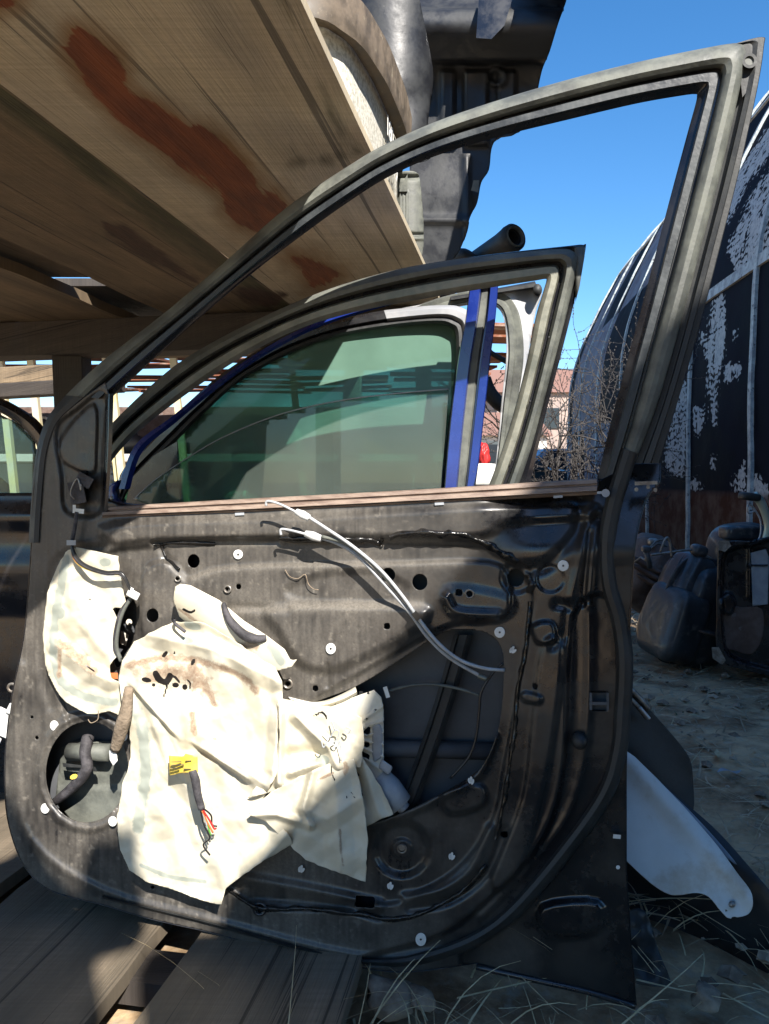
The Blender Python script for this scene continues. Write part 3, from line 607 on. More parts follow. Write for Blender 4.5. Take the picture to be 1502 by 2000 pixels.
sheet(T1, .018, [([(246, 1330), (300, 1390), (355, 1452)], .014, 12, 's'), ([(365, 1445), (430, 1490), (500, 1535)], .016, 14, 's'), ([(545, 1370), (540, 1450), (530, 1530)], .014, 20, 't'), ([(290, 1240), (420, 1270), (540, 1330)], .010, 26, 't'),
      ([(300, 1420), (330, 1500), (385, 1560)], .010, 22, 't'), ([(385, 1290), (365, 1445)], .006, 20, 't'), ([(560, 1630), (440, 1760)], .012, 30, 't'), ([(262, 1350), (290, 1420), (330, 1500)], -.005, 10, 'g'), ([(400, 1440), (550, 1560)], .01, 20, 't')], .012, 90, 11,
      glue=[('l', [(258, 1370), (278, 1420), (284, 1500), (276, 1570), (270, 1620)], 11), ('l', [(276, 1690), (330, 1712), (400, 1722)], 4), ('a', circ(376, 1222, 18, 8, 12, .3), 4, 1), ('a', circ(364, 1250, 14, 6, 12, .2), 3, 1), ('a', circ(560, 1302, 14), 3, 1)],
      dirt=[('a', cat([(250, 1300), (330, 1290), (400, 1300), (430, 1360), (415, 1380), (350, 1340), (280, 1340)], 3, True), 22, .85), ('a', circ(377, 1306, 18), 10, .9), ('l', [(250, 1300), (320, 1285), (380, 1290), (470, 1320), (500, 1350)], 9), ('l', [(375, 1395), (380, 1430)], 9), ('l', [(380, 1310), (420, 1375)], 8), ('a', circ(420, 1443, 8, 5), 4, .8)],
      tar=[('a', circ(286, 1328, 10, 5, 10, .2), 2, 1), ('l', [(304, 1316), (312, 1328), (324, 1332), (332, 1320)], 6), ('a', circ(343, 1338, 7, 5), 2, 1), ('a', circ(361, 1342, 5, 6), 2, 1), ('l', [(328, 1335), (320, 1360)], 1.6), ('l', [(342, 1322), (350, 1332)], 2.2), ('a', circ(322, 1278, 4, 8, 10, .7), 2, 1), ('a', circ(340, 1276, 2, 4, 8, .5), 1, 1), ('a', circ(377, 1293, 4, 8, 8, .4), 2, .9), ('l', [(366, 1328), (372, 1335), (370, 1346)], 1.5), ('a', circ(300, 1338, 4), 1.5, .9)], curl=.010, label='largest piece of torn cream film with black tar blots')
# right part and the hanging flaps
sheet([(700, 1470), (722, 1500), (748, 1545), (768, 1590), (715, 1614), (640, 1590), (630, 1500)], .012, [([(705, 1480), (740, 1590)], .006, 16, 't')], .006, 70, 21, tar=[('l', [(690, 1500), (700, 1514)], 2.4), ('l', [(697, 1516), (700, 1524)], 1), ('l', [(702, 1538), (710, 1556)], .9)], label='rearmost hanging flap of torn cream film')
sheet([(540, 1362), (620, 1376), (680, 1388), (706, 1402), (712, 1440), (704, 1500), (660, 1505), (612, 1515), (560, 1536), (500, 1556), (482, 1560), (530, 1500), (546, 1440)], .026,
      [([(548, 1380), (545, 1530)], .016, 12, 't'), ([(580, 1400), (640, 1460), (660, 1500)], .014, 18, 't'), ([(562, 1475), (640, 1470)], -.010, 14, 'g'), ([(566, 1510), (620, 1490)], .012, 14, 't')], .010, 80, 31,
      glue=[('a', circ(630, 1485, 14, 10), 3, 1)], tar=[('l', [(612, 1398), (626, 1392), (638, 1398)], 1.3), ('l', [(618, 1398), (630, 1390), (638, 1404)], 1.3)], label='bright creased upper right part of the torn film')
pd = [[(632, 1432), (645, 1440), (652, 1428), (662, 1428), (658, 1444), (650, 1452), (658, 1458), (664, 1446), (666, 1470), (666, 1486)], [(640, 1446), (632, 1460), (628, 1448)], [(648, 1408), (654, 1426)], [(676, 1420), (684, 1424), (680, 1432), (674, 1426)]]
f2 = sheet([(612, 1504), (650, 1488), (692, 1482), (702, 1530), (712, 1580), (718, 1640), (714, 1722), (656, 1702), (596, 1680), (560, 1645), (520, 1606), (486, 1590), (530, 1545), (575, 1522)], .032,
      [([(612, 1506), (592, 1580), (605, 1612)], .014, 12, 't'), ([(605, 1612), (540, 1590), (490, 1592)], .012, 12, 't'), ([(592, 1580), (640, 1600), (700, 1560)], .010, 26, 't'), ([(560, 1640), (640, 1560)], -.008, 16, 'g'), ([(655, 1520), (665, 1700)], .008, 30, 't')], .008, 90, 41,
      glue=[], tar=[('l', [(648, 1492), (648, 1510), (654, 1524)], 1.2), ('l', [(675, 1548), (678, 1560)], .8), ('l', [(684, 1544), (694, 1560)], .8)], dirt=[('l', [(664, 1620), (666, 1660), (670, 1690)], 3), ('a', circ(674, 1500, 8, 18), 4, .8), ('l', [(620, 1524), (650, 1510)], 3)], curl=.006, label='large hanging front flap of torn cream film')
for q in pd: pxtube('pen_mark', D1, q, .052, .0009, M['greyplastic'], f2, 5)
# rolled-over flap at the top
def rollf(outline, line, r, base, seed, name_label, **k):
    def hf(X, Y):
        d = ldist(cat(line, 5), X, Y); return base+r*np.sqrt(np.clip(1-(d/46)**2, 0, 1))+crumple(X, Y, .006, 60, seed)
    def am(lst):
        def f(X, Y):
            v = np.zeros(X.shape)
            for g in lst:
                d = ldist(cat(g[0], 4), X, Y); v = np.maximum(v, np.clip(1-d/(2*g[1]), 0, 1))
            return v
        return f
    return relief('torn_film', D1, outline, M['sheet'], door, (), 3, hf, .0006, {'glue': am(k.get('glue', [])), 'dirt': am(k.get('dirt', [])), 'tar': am(k.get('tar', []))}, label=name_label)
rollf(np.array([(342, 1146), (352, 1140), (372, 1143), (428, 1172), (476, 1212), (522, 1242), (556, 1268), (568, 1290), (580, 1288), (570, 1302), (538, 1312), (500, 1290), (450, 1272), (390, 1240), (350, 1204), (338, 1172)], float), [(356, 1160), (430, 1210), (510, 1262), (560, 1294)], .022, .012, 51, 'rolled over top flap of torn cream film', tar=[([(358, 1190), (372, 1196), (380, 1192)], 2.2)], glue=[([(530, 1262), (548, 1290)], 9)], dirt=[([(440, 1262), (500, 1262)], 8), ([(350, 1190), (400, 1226)], 4)])
pxtube('grey_pad', D1, [(436, 1178), (448, 1210), (474, 1238), (498, 1248), (520, 1246)], [.034, .04, .042, .036], [.003, .006, .007, .004], M['tape'], door, 8)
pxtube('tar_stick', D1, [(341, 1210), (342, 1218), (362, 1234)], .045, .0022, M['tape'], door, 6)
multi('orange_tab', [prism(D1, rect(223, 1320, 14, 12), .006, .02)], M['orange'], door, False)
# yellow label, wire bundle, foam strip, harness
lb = relief('yellow_label', D1, [(330, 1476), (358, 1478), (362, 1472), (386, 1478), (387, 1508), (352, 1510), (331, 1515)], M['yellow'], door, (), 4, lambda X, Y: .062+.006*np.sin(X/14), .0006)
multi('label_print', [prism(D1, rect(350+dx, 1494+dy, wd_, 1.3, -.03), .066, .0705) for dx, dy, wd_ in ((-6, -6, 20), (-4, 0, 26), (-8, 6, 18), (16, 8, 14), (18, -8, 12))], M['tape'], lb, False)
pxtube('taped_wires', D1, [(376, 1505), (382, 1525), (386, 1550), (394, 1580)], .068, [.0052, .006, .0055, .0048], M['tape'], door, 8)
for c_, pts in (('cableb', [(392, 1580), (398, 1610), (410, 1636), (397, 1650), (410, 1670)]), ('green', [(394, 1580), (404, 1610), (412, 1632)]), ('red', [(395, 1580), (408, 1600), (418, 1618), (422, 1618)]), ('orange', [(394, 1582), (406, 1608), (416, 1626)]), ('cableb', [(396, 1578), (412, 1592), (414, 1610), (424, 1614)]), ('cable', [(393, 1580), (404, 1612), (408, 1626)])):
    pxtube('wire', D1, pts, [.068, .06, .056], .0013, M[c_], door, 5)
pxtube('foam_strip', D1, [(252, 1342), (246, 1390), (236, 1425), (224, 1466)], [.045, .046, .03], [.006, .009, .010, .007], M['foam'], door, 8, flat=.6)
o = multi('white_plug', [prism(D1, [(213, 1466), (226, 1464), (230, 1486), (221, 1496), (214, 1484)], .012, .03)], M['white'], door, False); bevel(o, .001)
for k, c_ in enumerate(('cableb', 'tape', 'red', 'green', 'cable', 'tape', 'yellow', 'cableb')):
    dx, dy = (RNG.rand(2)-.5)*8; r_ = .0022 if c_ in ('cableb', 'tape') else .0011
    pxtube('harness_wire', D1, [(140, 1060), (146+dx, 1086+dy*.5), (165+dx, 1106+dy), (205, 1120+dy), (236, 1122+dy*1.3), (250+dx*.5, 1142), (258+dx*.3, 1160)], [.02, .03, .034, .032, .026], r_, M[c_], door, 6)
for k in range(4):
    dx, dy = (RNG.rand(2)-.5)*7
    pxtube('harness_wire', D1, [(258, 1166), (240+dx, 1192), (230+dx, 1226+dy), (226+dx, 1262), (236, 1290+dy)], [.026, .024, .02], .0026, M['tape' if k % 2 else 'rubber_dusty'], door, 6)
o = multi('white_plug', [prism(D1, rect(262, 1162, 20, 16, .5), .016, .036), prism(D1, rect(254, 1156, 10, 18, .4), .014, .03)], M['white'], door, False); bevel(o, .0015)
pxtube('harness_wire', D1, [(150, 1000), (146, 1030), (140, 1060)], .012, .003, M['tape'], door); multi('white_clip', [prism(D1, rect(139, 1060, 18, 10), .012, .03)], M['greyplastic'], door, False)
#EOF2
# ================================================================== DOORS BEHIND
def lower_body(name, pl, poly, mat, parent, off=-.02):
    relief(name, pl, cat(poly, 4, True), mat, parent, (), 12, lambda X, Y: off+(fbm(X, Y, 200, 4)-.5)*.01, .02)
# second door: black frame with dull metal trim round an empty window
D2 = DP(1.20); d2 = thing('car_door', 'black car door whose empty window is edged in dull metal trim, second in the row', 'car door', D2(640, 1500, -.03), 'car doors standing in a row')
I2 = [(214, 905), (262, 850), (330, 795), (410, 738), (490, 688), (590, 640), (700, 608), (830, 583), (950, 563), (1040, 549), (1064, 545), (1067, 548), (1062, 566), (1046, 620), (1030, 700), (1005, 800), (980, 880), (954, 950)]
O2 = [(205, 842), (230, 815), (285, 762), (350, 708), (440, 655), (550, 602), (650, 562), (760, 530), (870, 509), (1000, 492), (1110, 480), (1138, 478), (1144, 486), (1124, 580), (1094, 700), (1068, 800), (1052, 870), (1034, 950)]
S2b = [(205, 842), (230, 815), (285, 762), (350, 708), (440, 655), (550, 602), (650, 562), (760, 530), (870, 509), (1000, 494), (1090, 486), (1118, 490), (1128, 510), (1112, 590), (1084, 700), (1058, 800), (1036, 880), (1012, 950)]
loft('metal_trim', D2, I2, S2b, [(0, -.03), (0, -.006), (.06, -.002), (.18, .002), (.40, .002), (.46, -.004), (.46, -.03)], M['trim'], d2)
loft('frame_channel', D2, I2, S2b, [(.44, -.03), (.46, -.010), (.56, -.012), (.60, -.012), (.62, -.03)], M['black'], d2)
loft('window_seal', D2, I2, S2b, [(.56, -.02), (.60, -.004), (.68, .006), (.82, .007), (.93, 0), (1, -.008), (1, -.02)], M['rubber_dusty'], d2, jag=.001)
loft('frame_outer', D2, S2b, O2, [(0, -.04), (0, -.014), (.5, -.010), (1, -.014), (1, -.04)], M['black'], d2)
lower_body('door_panel', D2, [(214, 900), (224, 984), (700, 990), (1030, 965), (1060, 970), (1130, 1080), (1150, 1300), (1120, 1560), (900, 1700), (400, 1680), (140, 1640), (90, 1400), (150, 1050)], M['black'], d2)
multi('corner_cap', [prism(D2, [(1122, 484), (1140, 480), (1142, 500), (1132, 560), (1124, 590), (1124, 520)], -.02, -.006)], M['rubber_dusty'], d2)
multi('drain_hole', [disc(D2, x, y, 2.2, .006, .008, 8) for x, y in ((1072, 659), (1035, 784), (1001, 899))], M['cableb'], d2)
multi('glint', [disc(D2, 218, y, r_, .004, .01, 10, r2_) for y, r_, r2_ in ((915, 3, 4), (926, 4, 3), (941, 8, 3), (973, 4, 4))], M['white'], d2)  # white discs painted in as highlights on the black mirror corner
# third door: blue
D3 = DP(1.33); d3 = thing('car_door', 'dark blue car door with a half lowered window, third in the row', 'car door', D3(640, 1500, -.03), 'car doors standing in a row')
loft('blue_pillar', D3, [(919, 548), (908, 630), (895, 700), (882, 800), (874, 880), (868, 955)], [(974, 545), (968, 620), (958, 700), (947, 800), (938, 880), (928, 955)],
     [(0, -.04), (0, -.004), (.03, 0), (.36, .001), (.40, -.004), (.42, -.014), (.72, -.014), (.74, -.002), (.97, .001), (1, -.003), (1, -.04)], M['bluepaint'], d3)
loft('grey_channel', D3, [(940, 552), (929, 630), (916, 700), (904, 800), (896, 880), (890, 955)], [(958, 549), (950, 620), (938, 700), (926, 800), (917, 880), (909, 955)], [(0, -.014), (.2, -.009), (.8, -.009), (1, -.014)], M['rubber_dusty'], d3)
A3 = [(972, 545), (850, 566), (740, 592), (640, 622), (560, 656), (480, 704), (400, 762), (330, 818), (262, 872), (232, 955)]; B3 = [(972, 552), (850, 574), (740, 602), (640, 633), (563, 668), (486, 714), (408, 772), (340, 828), (278, 882), (254, 955)]
loft('blue_frame', D3, A3, B3, [(0, -.04), (0, 0), (.5, .004), (1, -.002), (1, -.04)], M['bluepaint'], d3)
lower_body('door_panel', D3, [(232, 940), (240, 984), (700, 985), (925, 960), (1000, 1000), (1060, 1200), (1040, 1450), (800, 1600), (400, 1600), (190, 1500), (180, 1100)], M['bluepaint'], d3)
pane = cat([(262, 975), (300, 940), (350, 905), (420, 862), (500, 826), (580, 800), (680, 780), (780, 768), (876, 760)], 5)
relief('window_pane', D3, np.concatenate([pane, outl((862, 960), (600, 985), (300, 990))]), M['glass2'], d3, (), 12, lambda X, Y: -.02+0*X, .003)
q = pane; tube('pane_edge', D3(q[:, 0], q[:, 1], -.0185), .0012, M['cable'], [c for c in d3.children if c.name.startswith('window_pane')][0], 5)
# fourth door: grey with a tinted closed window
D4 = DP(1.47); d4 = thing('car_door', 'grey car door with a closed dusty green tinted window, fourth in the row', 'car door', D4(640, 1400, -.03), 'car doors standing in a row')
I4 = [(236, 985), (262, 940), (345, 858), (400, 803), (470, 742), (560, 692), (650, 658), (760, 638), (845, 630), (878, 635), (892, 655), (889, 740), (874, 850), (858, 955)]
O4 = [(228, 960), (240, 918), (306, 845), (368, 786), (440, 725), (535, 668), (640, 630), (750, 606), (855, 596), (905, 602), (926, 632), (920, 740), (902, 850), (884, 955)]
gl = np.concatenate([cat(I4, 4), outl((600, 985))])
relief('window_glass', D4, gl, M['glass'], d4, (), 14, lambda X, Y: -.014-.00004*np.abs(X-600), .004)
loft('glass_rubber', D4, I4, O4, [(-.06, -.02), (-.04, -.006), (.12, .0), (.3, -.002), (.34, -.02)], M['rubber'], d4)
loft('dark_frame', D4, I4[:9], O4[:9], [(.3, -.03), (.32, -.005), (.5, .005), (.8, .005), (1, -.005), (1, -.04)], M['black'], d4)
loft('silver_frame', D4, I4[7:], O4[7:], [(.3, -.03), (.32, -.004), (.5, .006), (.8, .006), (1, -.004), (1, -.04)], M['silver'], d4)
multi('mirror_corner', [prism(D4, [(244, 990), (256, 935), (300, 890), (346, 862), (350, 990)], -.006, .004)], M['black'], d4, False)
lower_body('door_panel', D4, [(232, 950), (240, 984), (600, 985), (884, 955), (960, 1000), (980, 1200), (900, 1450), (400, 1500), (230, 1400), (210, 1100)], M['silver'], d4)
# fifth: silver rear door with rounded opening
D5 = DP(1.75); d5 = thing('car_door', 'silver rear car door with a rounded empty window, last in the row', 'car door', D5(900, 1300, -.03), 'car doors standing in a row')
H5 = np.concatenate([cat([(700, 900), (712, 700), (760, 640), (860, 606), (930, 592), (966, 596), (984, 622), (989, 690), (980, 780), (973, 860), (962, 955)], 5), outl((720, 955))])
relief('door_skin', D5, np.concatenate([outl((680, 640), (760, 606), (880, 585)), cat([(975, 566), (1040, 556), (1056, 560), (1058, 575), (1046, 610), (1034, 680), (1022, 760), (1005, 860), (990, 955)], 4), outl((985, 1150), (700, 1200), (660, 900))]), M['silver'], d5, [H5], 6, lambda X, Y: .012*sst((1040-X)/40)-.01*sst((620-Y)/50)*0, .01)
I5 = [(740, 660), (860, 606), (930, 592), (966, 596), (984, 622), (989, 690), (980, 780), (973, 860), (962, 955)]; O5 = [(730, 630), (850, 584), (935, 566), (990, 575), (1014, 612), (1023, 690), (1012, 780), (996, 870), (982, 955)]
loft('opening_seal', D5, I5, O5, [(0, -.03), (0, .004), (.2, .018), (.45, .018), (.55, .012), (.9, .014), (1, .008), (1, -.02)], M['rubber_dusty'], d5)
loft('roof_rail', D5, [(880, 578), (975, 562), (1045, 549)], [(880, 588), (975, 573), (1050, 562)], [(0, 0), (.3, .03), (.8, .03), (1, 0)], M['rubber'], d5)
multi('rail_cap', [disc(D5, 1050, 566, 9, .0, .034, 14, 12)], M['rubber'], d5)
# door at the far left
DL = DP(1.42); dl = thing('car_door', 'black car door with pale green glass, cut by the left edge of the photo', 'car door', DL(-60, 1400, -.03))
loft('frame', DL, [(-360, 760), (-100, 782), (-20, 798), (28, 822), (58, 850), (74, 884), (72, 975)], [(-360, 730), (-100, 756), (-10, 774), (42, 798), (80, 828), (100, 870), (98, 975)], [(0, -.04), (0, 0), (.2, .008), (.5, .014), (.8, .006), (1, -.006), (1, -.04)], M['black'], dl)
relief('glass', DL, [(-360, 765), (-100, 785), (-20, 800), (28, 824), (58, 852), (72, 884), (66, 975), (-360, 975)], M['glass2'], dl, (), 14, lambda X, Y: -.02+0*X, .004)
relief('door_panel', DL, [(-360, 966), (98, 962), (100, 1100), (80, 1500), (40, 1560), (-360, 1560)], M['black'], dl, (), 8, lambda X, Y: .012*np.exp(-((Y-1010)/22)**2)+.008*np.exp(-((Y-1110)/30)**2)-.014*sst((Y-1150)/60), .03)
# bits between the doors
bw = thing('wheel_arch_liner', 'black curved plastic arch seen through the rounded window of the silver door', 'car part', at(960, 900, 2.3))
for pts, r_ in (([(930, 668), (960, 690), (1000, 712)], .008), ([(945, 740), (955, 765), (975, 788), (1000, 800)], .022)):
    q = cat(pts, 6); tube('rib', at(q[:, 0], q[:, 1], 2.3), r_, M['rubber'], bw)
tag(mesh('cloth_bag', *lump(at(945, 890, 2.1), (.016, .02, .035), 2.2, ns=.5), M['red']), 'small red cloth bundle low behind the blue pillar', 'bag')
tag(mesh('plastic_box', *lump(at(935, 928, 2.0), (.05, .05, .03), 6), M['white']), 'small white plastic box at the foot of the blue pillar', 'box')

# ================================================================== RACK OVERHEAD
HD = .48; ZR = HC+HD; g = .18
def shadow_src(px, py, z):      # the point at height z whose shadow falls on this spot of the door
    p = D1(float(px), float(py)); t = (z-p[2])/SUN.z; return p+np.array(SUN)*t
E1 = shadow_src(283, 1012, ZR); E2 = shadow_src(50, 1245, ZR); ed = (E2-E1)/(E2[0]-E1[0])
def ynear(x): return E1[1]+ed[1]*(x-E1[0])
rack = thing('timber_rack', 'tall timber storage rack with rust stained boards overhead', 'rack', (-.9, 2.2, 0))
RUST = [outl((140, 55), (170, 60), (200, 85), (230, 110), (245, 150), (250, 180), (290, 200), (330, 220), (360, 245), (400, 248), (430, 270), (455, 300), (480, 320), (500, 350), (505, 375), (540, 380), (560, 400), (562, 420), (530, 440), (510, 455), (470, 440), (440, 410), (432, 375), (395, 350), (350, 320), (310, 290), (285, 270), (255, 250), (225, 225), (190, 190), (160, 160), (145, 130), (130, 95)),
        outl((565, 500), (600, 502), (640, 520), (665, 535), (650, 550), (605, 560), (592, 530)), outl((-40, -20), (40, -8), (34, 10), (-40, 18))]
KNOT = [outl((200, 430), (250, 440), (300, 480), (350, 518), (390, 545), (380, 556), (330, 532), (280, 505), (240, 482), (205, 455)), outl((450, 565), (500, 560), (560, 575), (540, 600), (480, 590))]
def board(name, o0, o1, z, yn, yf, th, mat, parent, stains=False, wavy=0, seed=0, st=.009, label=None):
    nx = max(2, int(abs(o1-o0)/st)+1) if stains else 6; ny = int((yf-.2)/st) if stains else 40
    U = np.linspace(0, 1, nx); T = np.linspace(0, 1, ny); uu, tt = np.meshgrid(U, T)
    off = o0+(o1-o0)*uu; 
    yb = yn(o0+(o1-o0)*uu+.1) if callable(yn) else yn+0*uu
    Yv = yb+(yf-yb)*tt
    eg = wavy*(vnoise(Yv, 0*Yv+seed, .12, seed)-.5); off = off+eg*(np.abs(uu-.5)*2)**6*np.sign(uu-.5)*1.0
    Zb = z+.006*(vnoise(Yv, off, .8, seed+3)-.5)
    P = np.stack([off+g*Yv, Yv, Zb], -1).reshape(-1, 3); Q = P+[0, 0, th]
    n = nx*ny; V = np.concatenate([P, Q]); I_ = np.arange(n).reshape(ny, nx)
    Fs = [(I_[j, i], I_[j+1, i], I_[j+1, i+1], I_[j, i+1]) for j in range(ny-1) for i in range(nx-1)]
    Fs += [tuple(k+n for k in f[::-1]) for f in Fs]
    rim = list(I_[0, :])+list(I_[1:, -1])+list(I_[-1, -2::-1])+list(I_[-2:0:-1, 0])
    Fs += [(rim[k], rim[(k+1) % len(rim)], rim[(k+1) % len(rim)]+n, rim[k]+n) for k in range(len(rim))]
    at_ = None
    if stains:
        px, py = proj(P); ok = P[:, 1] > .35; r = np.zeros(len(P)); h = r.copy(); m = r.copy(); k_ = r.copy()
        for q in RUST:
            d = sdf(q, px, py); r = np.maximum(r, np.clip(.5-d/26, 0, 1)); h = np.maximum(h, np.clip(.75-d/70, 0, 1))
        for q in KNOT: k_ = np.maximum(k_, np.clip(.5-sdf(q, px, py)/30, 0, 1))
        dm = ldist([(-400, -130), (0, 172), (440, 502), (600, 622)], px, py); below = (py-172) > .75*px
        m = np.where(below, np.clip(1-dm/75, 0, 1), np.clip(.35-dm/60, 0, 1)); m = np.maximum(m, .55*np.clip(1-ldist([(575, 318), (640, 312), (700, 296)], px, py)/26, 0, 1))
        m = np.maximum(m, .5*np.clip(1-ldist([(520, -60), (700, 330)], px, py)/30, 0, 1))
        at_ = {a: np.concatenate([b*ok, b*0]) for a, b in (('rust', r), ('rusthalo', h), ('mould', m), ('knot', k_))}
    uv = np.concatenate([np.stack([Yv.ravel(), off.ravel()], -1)]*2)
    return sharp(mesh(name, V, Fs, mat, parent, True, attrs=at_, uv=uv+seed*1.7, label=label), 50)
yn = lambda x: np.maximum(ynear(x), .12)
board('shelf_board', -.637, -.2243, ZR, yn, 2.25, .012, M['wood_light'], rack, True, 0, 1, label='wide pale rust stained shelf board')
board('shelf_board', -1.035, -.641, ZR+.004, yn, 2.3, .026, M['wood_dark'], rack, True, .02, 2, st=.013)
board('shelf_board', -1.50, -1.17, ZR-.004, yn, 2.37, .026, M['wood_dark'], rack, False, .02, 3)
board('shelf_board', -1.88, -1.515, ZR, yn, 2.37, .026, M['wood_dark'], rack, False, .02, 4)
board('shelf_board', -2.3, -1.87, ZR, yn, 2.37, .026, M['wood_dark'], rack, False, .02, 5)
board('cover_strip', -1.24, -1.0, ZR+.034, .15, 1.965, .02, M['wood_dark'], rack); board('cover_strip', -1.24, -1.0, ZR+.034, 2.05, 2.5, .02, M['wood_black'], rack)
def xbeam(name, Y, z0, z1, x0, x1, th, mat, tilt=0):
    ax = np.array([1, -g, tilt]); ax = ax/np.linalg.norm(ax); c = np.array([(x0+x1)/2, Y-g*((x0+x1)/2+.9), HC+(z0+z1)/2])
    v, f = box(c, x1-x0, th, z1-z0, ax, (g, 1, 0), (0, 0, 1)); v = np.array(v)
    o = mesh(name, v, f, mat, rack, False, uv=np.stack([v[:, 0], v[:, 1]+v[:, 2]], -1)); bevel(o, .004); return o
xbeam('cross_beam', 2.32, .375, .476, -2.4, .1, .09, M['wood_black']); xbeam('cross_beam', 2.75, .34, .40, -2.6, -1.15, .12, M['wood_dark'], .02); xbeam('cross_beam', 2.68, .285, .335, -2.6, -.9, .06, M['wood_black'], .03)
xbeam('cross_beam', 2.5, .40, .45, -.9, .05, .1, M['wood_dark'])
for x, y, w_ in ((-.945, 2.36, .088), (.13, 2.45, .045), (-2.2, 2.5, .09)):
    v, f = bar((x-.012, y, HC+.5), (x+.02, y, 0), w_, .08); v = np.array(v); mesh('post', v, f, M['wood_black'] if w_ > .05 else M['wood_dark'], rack, False, uv=np.stack([v[:, 2], v[:, 0]+v[:, 1]], -1))
# far rows of the rack floor, dark underside behind the doors
board('shelf_board', -.9, -.25, ZR+.01, 2.55, 3.3, .03, M['wood_dark'], rack, False, .02, 8)
# ================================================================== PARTS LYING ON THE RACK
M['tub'] = mk('beige_plastic_tub', (.66, .64, .56), (.42, .40, .33), 130, .6, .8, bump=.3, bsc=160, lo=.45, hi=.6)[0]
M['tub_rim'] = mk('shaded_tub_rim', (.07, .055, .038), (.13, .10, .07), 30, .5, .7, c3=(.20, .17, .12), sc3=50, lo3=.6, hi3=.7)[0]  # shade under the rim is put into its colour, darker than the wall
tub = thing('plastic_tub', 'dirty beige plastic tub with chalk writing, on the edge of the rack', 'tub', (-.2, 1.35, ZR+.03))
W = cat([(-.55, 1.10), (-.15, 1.125), (-.07, 1.155), (-.035, 1.235), (-.008, 1.34), (.014, 1.46), (.02, 1.56), (-.06, 1.66), (-.5, 1.66)], 6)
Fl = cat([(-.6, 1.00), (-.16, 1.05), (-.045, 1.125), (.012, 1.25), (.04, 1.36), (.062, 1.48), (.06, 1.60), (-.02, 1.72), (-.5, 1.72)], 6); W = W*1.07; Fl = Fl*1.07*.55+W*.45
def ext(path, zs, name, mat, parent, close=False):
    V = []; 
    for (pth, z) in zs: V += [(a[0], a[1], HC+z) for a in pth]
    m = len(zs[0][0]); return sharp(mesh(name, V, [(k*m+i, k*m+i+1, (k+1)*m+i+1, (k+1)*m+i) for k in range(len(zs)-1) for i in range(m-1)], mat, parent, True, .002), 50)
Wi = W*[1, 1]-np.array([.02, -.01])
ext(W, [(Wi, .512), (W, .53), (W, .70), (W, .705)], 'tub_wall', M['tub'], tub)
ext(Fl, [(W+[.001, -.001], .70), (Fl*.35+W*.65, .702), (Fl, .705), (Fl+[.003, -.003], .690), (Fl+[.006, -.006], .755)], 'tub_rim', M['tub_rim'], tub)
def writing(txt, org, xd, yd, size, mat, parent, name='chalk_writing'):
    c = bpy.data.curves.new(name, 'FONT'); c.body = txt; c.size = size; c.extrude = .0003; c.offset = .0004
    o = bpy.data.objects.new(name+'_tmp', c); SC.collection.objects.link(o); dg = bpy.context.evaluated_depsgraph_get(); me = bpy.data.meshes.new_from_object(o.evaluated_get(dg)); bpy.data.objects.remove(o)
    xd = Vector(xd).normalized(); yd = Vector(yd).normalized(); zd = xd.cross(yd); M3 = Matrix((xd, yd, zd)).transposed()
    V = [np.array(M3 @ v.co)+np.array(org) for v in me.vertices]; Fs = [tuple(p.vertices) for p in me.polygons]
    return mesh(name, V, Fs, mat, parent, False)
M['chalk'] = mk('white_paint_marks', (.8, .8, .76), None, r1=.8)[0]
wn = np.array([.982, -.18, 0])*.002
writing('180', np.array([.000, 1.425, HC+.635])+wn*2, (.18, 1, 0), (0, 0, 1), .052, M['chalk'], tub)
writing('c-c-9', np.array([.006, 1.46, HC+.590])+wn*2, (.18, 1, 0), (0, 0, 1), .045, M['chalk'], tub)
M['blackplastic'] = mk('scuffed_black_plastic', (.014, .015, .018), (.022, .024, .026), 18, .38, .6, bump=.1, bsc=80, c3=(.09, .09, .085), sc3=90, lo3=.66, hi3=.8)[0]
PB = DP(1.82)
ln = thing('wheel_arch_liner', 'scuffed black plastic arch liner bulging out above the beige tub', 'car part', PB(740, 300))
def hl(X, Y):
    u = np.clip((X-640)/205, 0, 1); return .10*np.sqrt(np.clip(1-(2*u-1)**2, 0, 1))+.004*np.sin((X*.6+Y*.9)/22)*np.exp(-((Y-210)/60)**2)+(fbm(X, Y, 90, 2)-.5)*.004
relief('shell', PB, np.concatenate([outl((640, -160), (800, -160)), cat([(812, -60), (820, 0), (832, 60), (845, 130), (846, 170), (836, 240), (842, 280), (840, 310), (790, 320), (660, 320)], 4)]), M['blackplastic'], ln, (), 6, hl, .003)
gp = relief('grey_backing', DP(1.9), [(600, -160), (760, -160), (720, 20), (700, 60), (640, 40), (590, 0)], M['greyplastic'], ln, (), 10, lambda X, Y: 0*X, .003)
PC = DP(2.1)
bp_ = thing('bumper', 'big black plastic bumper stacked on the rack, hanging out over the edge', 'bumper', PC(950, 480))
def hbmp(X, Y):
    h = .10*np.exp(-((Y-40)/75)**2)*(Y < 300)+.02*sst((Y-112)/10)*0-.05*sst((Y-118)/8)+(fbm(X, Y, 90, 5)-.5)*.004
    for x0, x1 in ((858, 890), (905, 955), (970, 1010)): h += .02*sst((x1-X)/5)*sst((X-x0)/5)*sst((Y-135)/6)*sst((290-Y)/12)
    h += .014*np.exp(-((np.hypot(X-970, Y-150)-16)/4)**2)+.015*np.exp(-((X-Y*.02-905)/6)**2)*(Y > 300)+.02*sst((Y-300)/90)+.012*np.exp(-((Y-430)/8)**2)
    h -= .06*sst((20-Y)/6)
    return h
